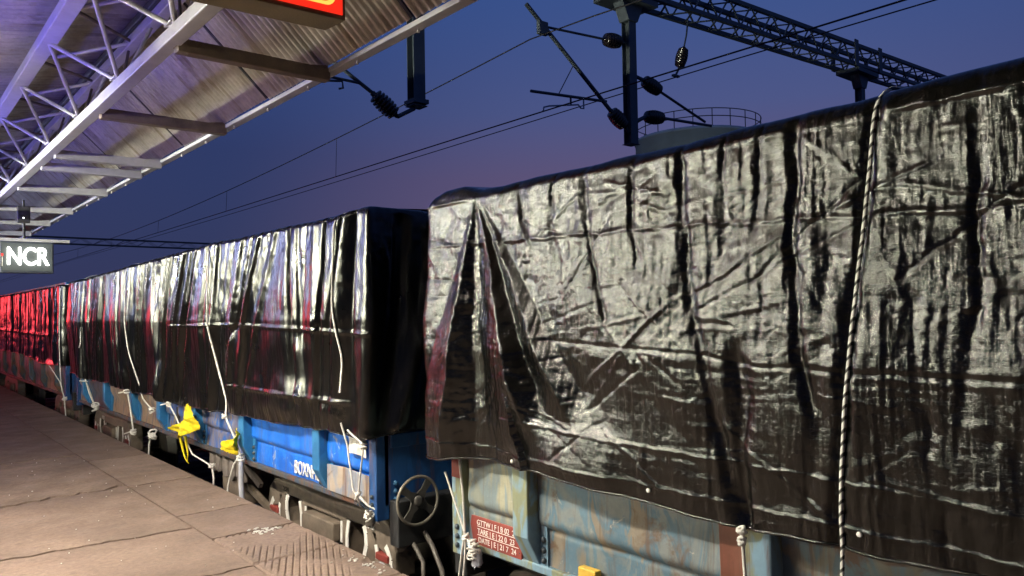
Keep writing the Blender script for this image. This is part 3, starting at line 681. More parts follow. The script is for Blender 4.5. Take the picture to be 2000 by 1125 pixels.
ztop_m = lambda t: np.interp(t, [1, 4.7, 5.1, 7.9, 11, 13.7, 15, 18], [2.40, 2.41, 2.40, 2.40, 2.35, 2.30, 2.31, 2.31]) + .016*perlin(t*1.9, t*0+.5) + .007*perlin(t*6, t*0+2.5)
def zhem_m(t):
    z = np.interp(t, [1, 4.4, 4.75, 5.5, 6.7, 7.44, 8.2, 9.09, 10, 10.95, 12.2, 13.45, 15, 18], [.80, .82, .79, .775, .745, .75, .70, .69, .74, .69, .74, .70, .76, .8])
    return z + .030*perlin(t*2.2, t*0+1.5) + .012*perlin(t*7, t*0+4.5)
tarp_mid, PM, tM, ZM = tarp('tarpaulin', 'middle black plastic tarpaulin with close upright folds above the yellow cloths', 4.68, 14.92, (True, True), M['tarp_mid'], ztop_m, zhem_m, disp_mid, .012, .012, (3.9, 15.2), .05, (3.0, 2.0))

def far_tarp(y0, y1, label, zt, seed):
    rr_ = random.Random(seed); folds = []; a = y0+.2
    while a < y1-.1:
        folds.append((a, a+rr_.uniform(-.1, .25), rr_.choice((-1, 1))*rr_.uniform(.02, .05), rr_.uniform(.03, .07), rr_.choice('abg'))); a += rr_.uniform(.14, .35)
    def d(T, Z):
        h = np.zeros_like(T)
        for a, b, am, w_, kd in folds: h += ridge(T, Z, [(a, 2.3), (b, .9)], am, (w_*.7, w_*1.4), kd)
        h += ridge(T, Z, [(y0+.5, 2.3), (y0+.7, 1.5), (y0+1.0, .9)], -.10, (.15, .30))
        return h + crumple(T, Z, 2, .03, 1, .7, 3, seed) + crumple(T, Z, 6, .01, 1, 1, 3, seed+2) + seam(T, Z, [(y0+1, 1.36), (y1, 1.45)], .015, .03)
    return tarp('tarpaulin', label, y0-.06, y1+.06, (True, True), M['tarp_mid'], lambda t: zt+.01*perlin(t*2, t*0+.5)+.012*perlin(t*1.1, t*0+seed), lambda t: np.interp(t, [y0, y0+2, y0+4, y1], [.84, .80, .92, .9])+.03*perlin(t*2, t*0+seed), d, .025, .022, (y0-.4, y1), .05, (2.5, 1))
tarp_far = far_tarp(*Y_FAR, 'black tarpaulin glowing red in reflected light, behind the middle one', 2.28, 4)
tarp_last = far_tarp(*Y_LAST, 'farthest black tarpaulin, at the left edge of the picture', 2.22, 8)

# surface lookup so that ropes lie on the sheets
def on_tarp(Pm, t, Z, ty, z):
    j = int(np.argmin(np.abs(t-ty))); col = Pm[:, j, :]; n = Z.shape[0]-16-9
    i = int(np.argmin(np.abs(col[:n, 2]-z))); return float(col[i, 0]), float(col[i, 1])

# grommets on the nearest sheet's hem
for gy in (3.12, 2.2, 1.28, .5):
    gx, _ = on_tarp(PN, tN, ZN, gy, .875)
    MB().lathe((gx-.004, gy, .872), (-1, 0, 0), [(0, .004), (.0, .010), (.004, .0095), (.005, .005)], 12).build('grommet', M['white_paint'], tarp_near)

# ------------------------------------------------------------------ ropes
def rope_path(pts, n=60, wob=.004, seed=0):
    pts = np.array(pts, float); d = np.concatenate([[0], np.cumsum(np.linalg.norm(np.diff(pts, axis=0), axis=1))]); s = np.linspace(0, d[-1], n)
    p = np.stack([np.interp(s, d, pts[:, k]) for k in range(3)], 1)
    for _ in range(3): p[1:-1] = (p[:-2]+2*p[1:-1]+p[2:])/4
    p[:, 1] += wob*perlin(s*6+seed, s*0+seed); p[:, 0] += wob*.6*perlin(s*6+seed, s*0+seed+7)
    return [tuple(q) for q in p]
def knot(mb, c, r, th, seed=0, turns=4):
    rk = random.Random(seed); c = Vector(c)
    for k in range(turns):
        ax = Vector((rk.uniform(-.6, .6), rk.uniform(-.6, .6), 1)).normalized(); u = ax.orthogonal().normalized(); v = ax.cross(u); o = Vector((0, rk.uniform(-.3, .3)*r, rk.uniform(-.9, .9)*r))
        mb.tube([c+o+(u*math.cos(t)+v*math.sin(t))*r*rk.uniform(.85, 1.1) for t in np.linspace(0, 2*math.pi, 13)], th, 6)
def rope(label, runs, r=.0065, knots=(), mat=None, group='white ropes tying the tarpaulins', seed=0, stuffn=60):
    base = runs[0][-1]
    root = thing('rope', label, 'rope', base, group)
    for i, rn in enumerate(runs):
        MB().tube(rope_path(rn, max(12, int(stuffn*(1 if i == 0 else .5))), .003, seed+i), r, 7).build('rope_strand', mat or M['rope'], root)
    for i, (c, rad, tn) in enumerate(knots):
        mb = MB(); knot(mb, c, rad, r*1.05, seed*7+i, tn); mb.build('knot', mat or M['rope'], root)
    return root
def drape(Pm, t, Z, pts, lift=.008, n=26):
    pts = np.array(pts, float); s = np.linspace(0, 1, len(pts)); out = []
    for k in np.linspace(0, 1, n):
        ty = float(np.interp(k, s, pts[:, 0])); z = float(np.interp(k, s, pts[:, 1])); x_, _ = on_tarp(Pm, t, Z, ty, z); out.append([x_, ty, z])
    xs = np.array([o[0] for o in out]); hull = xs.copy()
    hs_ = []                  # a taut rope bridges the hollows: outer hull of the profile
    for i in range(n):
        while len(hs_) > 1 and (hull[hs_[-1]]-hull[hs_[-2]])*(i-hs_[-2]) >= (hull[i]-hull[hs_[-2]])*(hs_[-1]-hs_[-2]): hs_.pop()
        hs_.append(i)
    hull = np.interp(np.arange(n), hs_, xs[hs_])
    return [(float(hull[i])-lift, out[i][1], out[i][2]) for i in range(n)]
# striped rope over the nearest tarpaulin
mt, t_, p_ = new_mat('striped_rope'); wv_ = N(t_, 'ShaderNodeTexWave'); wv_.wave_type = 'BANDS'; wv_.bands_direction = 'DIAGONAL'
t_.links.new(coords(t_, (1, 30, 30)), wv_.inputs['Vector']); wv_.inputs['Scale'].default_value = .55; wv_.inputs['Distortion'].default_value = .6
t_.links.new(ramp_(t_, wv_.outputs[1], [(.20, (.04, .04, .036)), (.34, (.72, .71, .66))]), p_.inputs['Base Color']); p_.inputs['Roughness'].default_value = .75
M['rope_striped'] = mt
d1 = drape(PN, tN, ZN, [(1.194, 2.34), (1.232, 1.954), (1.292, 1.474), (1.336, 1.057), (1.35, .83)])
rope('thick black and white striped rope hanging down the nearest tarpaulin',
     [[(3.3, 1.17, 2.455), (2.95, 1.18, 2.45), (2.76, 1.185, 2.425), (2.68, 1.19, 2.38)] + d1 + [(d1[-1][0], 1.355, .70), (d1[-1][0]+.01, 1.36, .2)]], .0075, [], M['rope_striped'], None, 1, 110)
rope('white cord knotted through the hem grommet of the nearest tarpaulin', [[(2.60, 1.735, .80), (2.615, 1.74, .74), (2.64, 1.742, .5), (2.68, 1.745, .25)]], .0075, [((2.60, 1.735, .79), .014, 3), ((2.605, 1.738, .755), .012, 3)], None, None, 2)
def mid_rope(label, pts, tail, knots, seed, r=.0085):
    d = drape(PM, tM, ZM, pts); y_t, z_t = pts[0]
    rope(label, [[(3.1, y_t, z_t+.09), (2.8, y_t, z_t+.075), (2.69, y_t, z_t+.05)] + d + tail], r, knots, None, None, seed)
mid_rope('white rope near the right end of the middle tarpaulin', [(5.136, 2.35), (5.085, 1.861), (5.03, 1.341)], [(2.60, 5.02, 1.1)], [], 3, .0075)
mid_rope('white rope down the middle tarpaulin to the smaller yellow rag', [(7.858, 2.35), (7.638, 1.55), (7.46, .80)], [(2.63, 7.44, .72), (2.68, 7.30, .52), (2.70, 7.22, .36)], [((2.635, 7.44, .71), .020, 4), ((2.70, 7.2, .33), .03, 5)], 4)
rope('thin white tail beside the grey hose', [[(2.70, 7.22, .36), (2.68, 7.33, .25), (2.66, 7.42, .05), (2.66, 7.45, -.1)]], .008, [], None, None, 41)
mid_rope('white rope on the far half of the middle tarpaulin ending at the brown door', [(11.059, 2.31), (10.691, 1.206), (10.46, .75)], [(2.66, 10.42, .66), (2.71, 10.16, .53)], [((2.71, 10.15, .52), .03, 3)], 5)
mid_rope('white rope at the left end of the middle tarpaulin', [(13.70, 2.27), (13.74, 1.9), (13.80, 1.3)], [(2.60, 13.80, 1.2)], [], 6, .009)
d6 = drape(tarp_far[1], tarp_far[2], tarp_far[3], [(15.72, 2.22), (15.72, 1.3), (15.72, .85)])
rope('white rope at the gap between the middle and the red lit tarpaulins', [[(2.9, 15.72, 2.30), (2.7, 15.72, 2.27)] + d6 + [(2.64, 15.5, .5), (2.66, 15.3, .25), (2.67, 15.25, -.05)]], .0095, [((2.66, 15.3, .27), .035, 4)], None, None, 7)
rope('thin white cord slanting off the red lit tarpaulin', [[(2.62, 16.5, .80), (2.66, 15.75, .55), (2.67, 15.35, .28)]], .008, [], None, None, 71)
rope('looped white cord hanging below the left corner of the middle tarpaulin', [[(2.62, 13.45, .72), (2.66, 13.35, .55), (2.68, 13.1, .33)], [(2.62, 13.45, .72), (2.65, 13.3, .5), (2.67, 13.02, .34)], [(2.60, 13.75, .68), (2.60, 13.2, .70)]], .010, [((2.68, 13.05, .32), .05, 4)], None, None, 8)
rope('white cord tied to the hem over the brown door', [[(2.62, 10.95, .70), (2.66, 10.93, .45), (2.68, 10.90, .19), (2.68, 11.35, .10)], [(2.60, 11.3, .66), (2.61, 10.98, .70)]], .010, [((2.615, 10.95, .69), .028, 3), ((2.68, 10.9, .18), .03, 3)], None, None, 9)
rope('white cord hanging over the lettered far bogie', [[(2.71, 10.12, .25), (2.68, 10.16, .12), (2.68, 10.2, -.08), (2.69, 10.22, -.3)]], .010, [((2.70, 10.1, .22), .045, 5)], None, None, 10)
rope('white cord from the hem to the large yellow cloth and the brake rod', [[(2.60, 9.09, .70), (2.64, 8.95, .55), (2.66, 8.75, .36), (2.67, 8.50, .20), (2.74, 8.10, .12)], [(2.74, 8.10, .12), (2.74, 8.05, .0), (2.74, 8.06, -.12)], [(2.60, 9.09, .70), (2.59, 9.35, .66)]], .0085, [((2.60, 9.09, .69), .024, 4), ((2.74, 8.1, .11), .03, 4)], None, None, 11)
rope('white V shaped rope tied to the blue corner post above the near bogie', [[(2.62, 5.05, .88), (2.66, 5.03, .72), (2.68, 4.99, .40), (2.70, 4.96, .36)], [(2.665, 4.80, .75), (2.68, 4.87, .58), (2.70, 4.95, .37)], [(2.70, 4.96, .37), (2.74, 5.08, .30), (2.90, 5.14, .19)], [(2.70, 4.96, .36), (2.74, 5.01, .28), (2.90, 5.06, .18)], [(2.70, 4.95, .37), (2.72, 4.86, .31), (2.76, 4.80, .28)], [(2.665, 4.80, .75), (2.64, 4.9, .80), (2.62, 4.95, .84)]], .0068,
     [((2.662, 4.80, .745), .020, 4), ((2.70, 4.955, .37), .017, 4)], None, None, 12)
MBk = MB(); knot(MBk, (2.725, 4.84, .235), .034, .007, 31, 5); kn = MBk.build('rope_coil', M['rope'], None, 0, (2.725, 4.84, .20)); tag(kn, 'white rope wound round the hook under the blue corner post', 'rope')
rope('white rope hanging beside the red corner plate of the near wagon', [[(2.68, 3.70, .83), (2.70, 3.69, .6), (2.71, 3.688, .36), (2.71, 3.72, .25), (2.72, 3.775, .05), (2.73, 3.80, -.25)], [(2.68, 3.84, .70), (2.70, 3.815, .60), (2.71, 3.74, .45), (2.71, 3.68, .34)], [(2.71, 3.68, .35), (2.715, 3.70, .2), (2.72, 3.73, .02), (2.73, 3.75, -.2)]], .0068, [((2.71, 3.68, .345), .018, 4)], None, None, 13)
MBk = MB(); knot(MBk, (2.705, 3.60, .275), .034, .0062, 77, 9); knot(MBk, (2.705, 3.615, .315), .022, .0062, 78, 5)
tag(MBk.build('rope_coil', M['rope'], None, 0, (2.705, 3.6, .23)), 'messy bundle of white cord under the red stencil board', 'rope')
# canvas wad under each coil
for c, lb in (((2.72, 4.82, .215), 'grey canvas strip wound under the blue corner post'), ((2.712, 3.575, .235), 'pale canvas wad under the red stencil board')):
    mb = MB().lathe((c[0], c[1], c[2]-.045), (0.1, .15, 1), [(0, .020), (.012, .030), (.03, .024), (.05, .033), (.07, .024), (.085, .028), (.10, .014)], 11); rk = random.Random(3)
    mb.v = [(a+rk.uniform(-.009, .009), b+rk.uniform(-.010, .010), d+rk.uniform(-.009, .009)) for a, b, d in mb.v]
    tag(mb.build('canvas_wad', M['pipe'] if c[1] > 4 else M['hose'], None, 0, c), lb, 'canvas')

# ------------------------------------------------------------------ yellow cloths, hose, paper
def cloth(name, label, outline, x0, seed, fold=.03, tails=()):
    """hanging cloth: ragged sheet with folds, built from a (y,z) outline on a grid"""
    ol = np.array(outline); ymin, zmin = ol.min(0); ymax, zmax = ol.max(0); n = 44
    ys = np.linspace(ymin, ymax, n); zs = np.linspace(zmin, zmax, n)
    def inside(y, z):
        c = False; k = len(ol)
        for i in range(k):
            a, b = ol[i], ol[(i+1) % k]
            if (a[1] > z) != (b[1] > z) and y < (b[0]-a[0])*(z-a[1])/(b[1]-a[1])+a[0]: c = not c
        return c
    idx = {}; vs = []; fs = []
    def vid(i, j):
        if (i, j) not in idx:
            y, z = ys[i], zs[j]; u = (y-ymin)/(ymax-ymin); v = (z-zmin)/(zmax-zmin)
            x_ = x0 + fold*math.sin(u*9+v*2.5+seed)*(1.1-v*.6) + fold*.6*float(perlin(np.array([u*4+seed]), np.array([v*5.]))[0]) + .02*float(perlin(np.array([u*11+seed]), np.array([v*9.]))[0])
            idx[(i, j)] = len(vs); vs.append((x_, y, z))
        return idx[(i, j)]
    for i in range(n-1):
        for j in range(n-1):
            if inside((ys[i]+ys[i+1])/2, (zs[j]+zs[j+1])/2): fs.append((vid(i, j), vid(i+1, j), vid(i+1, j+1), vid(i, j+1)))
    mb = MB().add(vs, fs, True); root = mb.build(name, M['yellow'], None, 0, (x0, (ymin+ymax)/2, zmin)); tag(root, label, 'cloth')
    sm = root.modifiers.new('thickness', 'SOLIDIFY'); sm.thickness = .004
    for tl in tails: MB().tube(rope_path(tl, 16, .01, seed), [.016-.011*k/15 for k in range(16)], 6).build('torn_strip', M['yellow'], root)
    return root
cloth('yellow_cloth', 'large bright yellow cloth hanging torn from the middle tarpaulin rope', [(8.384, .752), (8.262, .73), (8.247, .62), (8.2, .509), (8.347, .45), (8.487, .405), (8.566, .421), (8.654, .357), (8.795, .368), (8.903, .39), (9.043, .431), (8.884, .482), (8.722, .52), (8.599, .587), (8.517, .649)], 2.61, 1.0, .06,
      [[(2.62, 8.74, .37), (2.64, 8.69, .18), (2.65, 8.62, .11), (2.65, 8.56, .10)], [(2.62, 8.565, .39), (2.64, 8.55, .205), (2.65, 8.60, .11)]])
cloth('yellow_rag', 'small ragged yellow rag knotted beside the lettered blue panel', [(7.145, .625), (7.129, .48), (7.207, .404), (7.304, .345), (7.353, .395), (7.488, .417), (7.378, .479), (7.224, .514), (7.179, .56)], 2.64, 4.0, .06)
hs = MB().tube([(2.70, 7.20, .36), (2.69, 7.17, .25), (2.685, 7.15, .05), (2.69, 7.13, -.12), (2.70, 7.08, -.22)], [.014, .022, .024, .022, .014], 12).build('hanging_hose', M['hose'], None, 0, (2.69, 7.13, -.2)); tag(hs, 'flattened grey hose hanging below the small yellow rag', 'hose')
pp = np.array([[(2.735+.012*math.sin(u*5+v*3), 5.165-.25*u, .80-.165*v+.012*math.sin(u*4)) for u in np.linspace(0, 1, 10)] for v in np.linspace(0, 1, 8)])
pn = grid_object('paper_notice', pp, M['paper'], None, True, (2.74, 5.04, .62)); tag(pn, 'crumpled paper notice pasted on the blue end panel', 'paper')

# ------------------------------------------------------------------ platform canopy
can = thing('platform_canopy', 'corrugated sheet platform canopy on a lattice girder, edge over the platform', 'canopy', (0, 10, 0))
RX, RZ = 1.86, 4.215; EX, EZ = 2.60, 3.50
def corr_mesh(name, length, width, pitch=.076, amp=.011):
    n = int(width/pitch*8); ys = np.linspace(0, width, n); xs = (0, length*.5, length)
    Pm = np.array([[(x_, y_, amp*math.sin(2*math.pi*y_/pitch)) for y_ in ys] for x_ in xs])
    k = len(ys); vs = [tuple(p) for p in Pm.reshape(-1, 3)]; fs = [(i*k+j, i*k+j+1, (i+1)*k+j+1, (i+1)*k+j) for i in range(2) for j in range(k-1)]
    mb = MB().add(vs, fs, True); return mb.mesh(name, M['sheet'])
LR = math.hypot(EX-RX, RZ-EZ); sheet_r = corr_mesh('roof_sheet', LR, .742, .0742, .017); sheet_l = corr_mesh('roof_sheet', 3.1, .88, .11, .018)
angR = math.atan2(RZ-EZ, EX-RX); angL = math.atan(.2)
y = -5.0; i = 0
while y < 40:
    put('roof_sheet', sheet_r, can, (RX, y, RZ-.006*(i % 3)), (0, angR, 0)); i += 1
    if i % 3 == 0:
        MB().bar((RX, y+.765, RZ+.012), (EX, y+.765, EZ+.012), .06, .03, (0, 1, 0)).build('rafter', M['steel_dark'], can)
    y += .735 if i % 3 else .78
y = -6.0; i = 0
while y < 40:
    for k in range(2):
        x0 = RX-.02-3.05*math.cos(angL)*(k+1); z0 = RZ+.0-.2*(RX-.02-x0)-.012*(k % 2)-.004*(i % 2)
        if k == 0 or i % 1 == 0: put('roof_sheet', sheet_l, can, (x0, y, z0), (0, -angL, 0))
    y += .86; i += 1
def along(name, x0, x1, z0, z1, mat, ya=-6, yb=40, bv=.008, parent=can): return MB().box(x0, x1, ya, yb, z0, z1).build(name, mat, parent, bv)
along('main_beam', 1.455, 1.55, 3.41, 3.50, M['beam'])
along('ridge_beam', 1.70, 1.79, 3.98, 4.11, M['beam']); along('ridge_cleat_angle', 1.66, 1.695, 4.05, 4.12, M['steel_dark'])
along('inner_chord', 1.03, 1.145, 3.82, 3.91, M['beam'])
along('edge_gutter', 2.585, 2.665, 3.435, 3.47, M['beam'], -6, 40, .006)
along('edge_lip', 2.655, 2.67, 3.471, 3.52, M['arm'], -6, 40, .003)
along('conduit', .60, .625, 3.93, 3.955, M['beam'], -6, 40, .004); along('conduit', .44, .455, 3.90, 3.915, M['beam'], -6, 40, .003)
for xx in (.1, -1.6, -3.3): along('purlin', xx-.03, xx+.03, RZ-.2*(RX-xx)-.10, RZ-.2*(RX-xx)-.03, M['arm'])
# web bars of the girder
bN = 6.45; cN = 6.89; 
for k in range(-5, 22):
    yb_ = 6.45+1.42*k; yc_ = 6.89+1.42*k
    MB().tube([(1.09, yc_, 3.83), (1.49, yb_, 3.49)], .017, 8).build('web_bar', M['beam'], can)
    MB().tube([(1.09, yc_, 3.83), (1.49, yb_+1.42, 3.49)], .017, 8).build('web_bar', M['beam'], can)
    MB().tube([(1.13, yc_+.72, 3.89), (1.74, yc_+.18, 4.02)], .017, 8).build('web_bar', M['beam'], can)
    MB().tube([(1.13, yc_+.72, 3.89), (1.74, yc_+1.58, 4.02)], .014, 8).build('web_bar', M['arm'], can)
    MB().tube([(1.52, yb_, 3.49), (1.74, yb_+.05, 3.99)], .016, 8).build('web_bar', M['beam'], can)
    MB().tube([(1.52, yb_, 3.49), (1.74, yb_+.75, 3.99)], .012, 8).build('web_bar', M['arm'], can)
    MB().box(1.44, 1.56, yb_-.07, yb_+.07, 3.503, 3.515).build('gusset_plate', M['beam'], can)
# cantilever arms out to the edge
arms = [-3.2, -1.1, 1.0, 3.08, 5.156, 7.268, 9.35, 10.17, 11.93, 14.28, 16.3, 18.4, 20.5, 22.6, 24.7, 26.8, 28.9, 31, 33.1, 35.2, 37.3, 39.4]
for i, ya in enumerate(arms):
    mt_ = M['arm'] if ya < 9 else M['beam']
    mb = MB(); mb.box(1.53, 2.60, ya-.045, ya+.045, 3.375, 3.465)
    mb.prism([(1.46, 3.44), (1.60, 3.37), (1.60, 3.46), (1.48, 3.53)], 'y', ya-.04, ya+.04)
    mb.build('cantilever_arm', mt_, can, .006)
    MB().prism([(2.40, 3.467), (2.60, 3.467), (2.60, 3.50)], 'y', ya-.006, ya+.006).build('arm_gusset', mt_, can)
    if ya > 12: MB().box(-4.5, 1.425, ya-.045, ya+.045, 3.38, 3.47).build('cross_beam', M['beam'], can, .006)
for k in range(40):
    yk = 3.2+.78*k
    MB().lathe((2.625, yk, 3.434), (0, 0, -1), [(0, .006), (.018, .006), (.019, .010), (.026, .009)], 7).build('bolt', M['white_paint'], can)
for yc_ in (-4.3, 14.28, 24.7, 35.2):       # columns on the platform axis
    cl = MB().box(-1.45, -1.25, yc_-.1, yc_+.1, 0, 3.62).build('column', M['beam'], can, .02)

# ------------------------------------------------------------------ signs under the canopy
sg = thing('hanging_lightbox_sign', 'red lightbox sign with a yellow border, hung under the canopy edge', 'sign', (1.5, 3.86, 3.25))
# turned a little towards the edge: corner points of the underside
fr = Vector((2.0, 3.75, 3.265)); dirx = Vector((-1, .05, .0)).normalized(); depth = Vector((-.02, .20, 0)); Ls = 1.55; Hs = .60
def sgp(u, d, z): return fr + dirx*u + depth*d + Vector((0, 0, z))
mb = MB(); c8 = [sgp(0, 0, 0), sgp(Ls, 0, 0), sgp(Ls, 1, 0), sgp(0, 1, 0), sgp(0, 0, Hs), sgp(Ls, 0, Hs), sgp(Ls, 1, Hs), sgp(0, 1, Hs)]
mb.add(c8, [(0,3,2,1),(4,5,6,7),(0,1,5,4),(1,2,6,5),(2,3,7,6),(3,0,4,7)]); mb.build('housing', simple('sign_housing', (.20, .165, .10), .5, .2, .2, 9), sg, .004)
nrm = depth.normalized()*-1
def plate(u0, u1, z0, z1, off, name, mat, par, rad=0):
    pts = []
    if rad:
        for cu_, cz_, a0 in ((u1-rad, z1-rad, 0), (u0+rad, z1-rad, 90), (u0+rad, z0+rad, 180), (u1-rad, z0+rad, 270)):
            pts += [(cu_+rad*math.cos(R(a0+k*15)), cz_+rad*math.sin(R(a0+k*15))) for k in range(7)]
    else: pts = [(u0, z0), (u1, z0), (u1, z1), (u0, z1)]
    A = [sgp(u, 0, z)+nrm*off for u, z in pts]; B = [p-nrm*.004 for p in A]; n = len(pts)
    return MB().add(A+B, [tuple(range(n)), tuple(range(n, 2*n))[::-1]]+[(i, n+i, n+(i+1) % n, (i+1) % n) for i in range(n)]).build(name, mat, par)
RED_E = emit('sign_red_light', (1.0, .028, .012), 1.0); YEL_E = emit('sign_yellow_light', (1.0, .74, .12), 1.0)
pl = plate(.02, Ls-.02, .025, Hs-.025, .006, 'red_panel', RED_E, sg)
bp = []; u0, u1, z0, z1, rad = .065, Ls-.065, .062, Hs-.062, .05
for cu_, cz_, a0 in ((u1-rad, z1-rad, 0), (u0+rad, z1-rad, 90), (u0+rad, z0+rad, 180), (u1-rad, z0+rad, 270)):
    bp += [(cu_+rad*math.cos(R(a0+k*15)), cz_+rad*math.sin(R(a0+k*15))) for k in range(7)]
mb = MB(); n = len(bp); wB = .017
cu0, cz0 = (u0+u1)/2, (z0+z1)/2
inn_p = [(u-(wB if u > cu0 else -wB), z-(wB if z > cz0 else -wB)) for u, z in bp]
mb.add([sgp(u, 0, z)+nrm*.010 for u, z in bp]+[sgp(u, 0, z)+nrm*.010 for u, z in inn_p]+[sgp(u, 0, z)+nrm*.0065 for u, z in bp]+[sgp(u, 0, z)+nrm*.0065 for u, z in inn_p],
       [(i, (i+1) % n, n+(i+1) % n, n+i) for i in range(n)]+[(2*n+i, 2*n+(i+1) % n, (i+1) % n, i) for i in range(n)]+[(n+i, n+(i+1) % n, 3*n+(i+1) % n, 3*n+i) for i in range(n)])
mb.build('border', YEL_E, pl)
for u in (.25, Ls-.25): MB().tube([sgp(u, .5, Hs), sgp(u, .5, Hs)+Vector((0, 0, .32))], .010, 8).build('hanger', M['steel_dark'], sg)

dp = thing('led_display', 'dark hanging display board with glowing white letters NCR', 'sign', (1.78, 13.05, 2.33))
MB().box(1.455, 2.12, 13.0, 13.14, 2.335, 2.79).build('housing', simple('display_housing', (.06, .07, .095), .45, .2, .2, 8), dp, .01)
MB().box(1.44, 2.33, 12.985, 13.15, 2.792, 2.835).build('top_bar', M['beam'], dp, .006)
MB().box(1.475, 2.10, 12.994, 12.999, 2.37, 2.765).build('halo_panel', emit('display_lens_halo', (.62, .72, .70), .10), dp)  # board face; its faint emission imitates the lens halo round the letters
text_mesh('NCR', .36, emit('display_white_light', (1.0, 1.0, .92), 14.0), 'lit_letters', dp, (1.525, 12.978, 2.455), (1, 0, 0), (0, 0, 1), .012, .70, .003)
MB().box(1.478, 1.486, 12.985, 12.998, 2.43, 2.56).build('side_strip', M['white_paint'], dp); MB().box(1.472, 1.49, 12.985, 12.998, 2.575, 2.61).build('red_indicator', emit('red_led', (1, .03, .02), 3), dp)
hp_ = MB().tube([(1.745, 13.06, 3.40), (1.755, 13.06, 2.836)], .018, 8).build('hanger_pole', M['steel_dark'], dp)
spb = thing('speaker_box', 'small dark box with a tiny light on the display hanger', 'box', (1.74, 13.06, 3.06))
MB().box(1.66, 1.82, 12.97, 13.038, 3.06, 3.30).build('case', M['steel_dark'], spb, .01)
MB().lathe((1.735, 12.97, 3.13), (0, -1, 0), [(0, .012), (.006, .010)], 10).build('pilot_light', emit('pilot_white', (1, 1, 1), 3), spb)

# ------------------------------------------------------------------ overhead line: portal, drop arms, cantilevers, wires
def boom_z(x): return 7.425+.038*(x-11.33)
def portal(label, Y0, x0, x1, zoff, lacing, pitch, slope=True):
    bz = (lambda x: boom_z(x)+zoff) if slope else (lambda x: 7.45+zoff)
    pt = thing('overhead_line_portal', label, 'portal', (x1, Y0+.25, -1.2), 'overhead line portals across the tracks')
    A = .50; Hh = .49
    for dy in (0, A):
        for dz in (0, Hh): MB().bar((x0, Y0+dy, bz(x0)+dz), (x1, Y0+dy, bz(x1)+dz), .085, .085).build('chord', M['ohe'], pt)
    k = 0; x = x0+.1
    if lacing:
        while x < x1-pitch:
            up = k % 2
            for fixed in ('f', 'b', 'l', 'u'):
                if fixed in 'fb':
                    yy_ = Y0-.03 if fixed == 'f' else Y0+A+.03; za, zb = (0, Hh) if up else (Hh, 0)
                    p, q_ = Vector((x, yy_, bz(x)+za)), Vector((x+pitch, yy_, bz(x+pitch)+zb))
                else:
                    dz = -.03 if fixed == 'l' else Hh+.03; ya, yb = (0, A) if up else (A, 0)
                    p, q_ = Vector((x, Y0+ya, bz(x)+dz)), Vector((x+pitch, Y0+yb, bz(x+pitch)+dz))
                o = put('lacing_bar', LACE, pt, (p+q_)/2); o.rotation_euler = (q_-p).to_track_quat('Z', 'Y').to_euler(); o.scale = (1, 1, (q_-p).length)
            x += pitch; k += 1
    for xc in (x1,):
        MB().box(xc-.15, xc+.15, Y0, Y0+A, -1.2, bz(xc)+Hh).build('upright', M['ohe'], pt, .01)
    return pt, bz
LACE = MB().box(-.016, .016, -.012, .012, -.5, .5).mesh('lacing_bar', M['ohe'])
por, bz = portal('lattice portal boom crossing the sky above the nearest tarpaulin', 9.0, 3.0, 26.0, 0, True, .40)
def hsec(p, q, w_, d_, name, parent):
    mb = MB(); p = Vector(p); q = Vector(q)
    for s in (-1, 1): mb.bar(p+Vector((0, s*d_/2, 0)), q+Vector((0, s*d_/2, 0)), w_, .012, (0, 1, 0))
    mb.bar(p, q, .012, d_-.012, (0, 1, 0)); return mb.build(name, M['ohe'], parent)
Y9 = 9.2
for xa, zlo in ((10.645, 4.66), (6.02, 4.62), (19.6, 4.7)):
    da = hsec((xa, Y9, zlo), (xa, Y9, bz(xa)-.05), .19, .17, 'drop_arm', por)
    MB().box(xa-.12, xa+.12, Y9-.11, Y9+.11, zlo-.012, zlo-.001).build('end_plate', M['ohe'], da)
    mb = MB().box(xa-.55, xa+.55, 8.95, 9.55, bz(xa)-.17, bz(xa)-.07)
    mb.prism([(xa-.28, bz(xa)-.175), (xa+.28, bz(xa)-.175), (xa+.12, bz(xa)-.50), (xa-.12, bz(xa)-.50)], 'y', Y9-.115, Y9+.115)
    mb.build('clamp_bracket', M['ohe'], da)
for xa in (18.95, 20.25):
    MB().box(xa-.09, xa+.09, 8.93, 8.955, bz(xa)-.06, bz(xa)+.60).build('stiffening_plate', M['ohe'], por); MB().box(xa-.09, xa+.09, 9.545, 9.57, bz(xa)-.06, bz(xa)+.60).build('stiffening_plate', M['ohe'], por)
def ins_prof(L, r=.105, n=7):
    pr = [(0, .022), (.0, .040), (.04, .040)]; s = (L-.10)/n
    for k in range(n):
        t0 = .05+s*k; env = .80+.20*math.sin(math.pi*(k+.5)/n)
        pr += [(t0, .065), (t0+s*.25, r*env), (t0+s*.55, r*env), (t0+s*.75, .062)]
    return pr+[(L-.05, .055), (L-.04, .035), (L, .03)]
def insulator(p, q, parent, r=.105, n=7):
    p = Vector(p); q = Vector(q); return MB().lathe(p, q-p, ins_prof((q-p).length, r, n), 18).build('insulator', M['insulator'], parent)
def rod(p, q, r, name, parent, mat=None): return MB().tube([p, q], r, 8).build(name, mat or M['ohe'], parent)
V9 = lambda x, z, dy=0: (x, Y9+dy, z)
c1 = thing('cantilever_bracket', 'slanting cantilever bracket left of the tall drop arm', 'bracket', V9(10.6, 4.9))
rod(V9(8.15, 6.63), V9(10.10, 5.20), .036, 'bracket_tube', c1); insulator(V9(10.10, 5.20), V9(10.50, 4.95), c1, .135); rod(V9(10.50, 4.95), V9(10.60, 4.86), .03, 'fitting', c1)
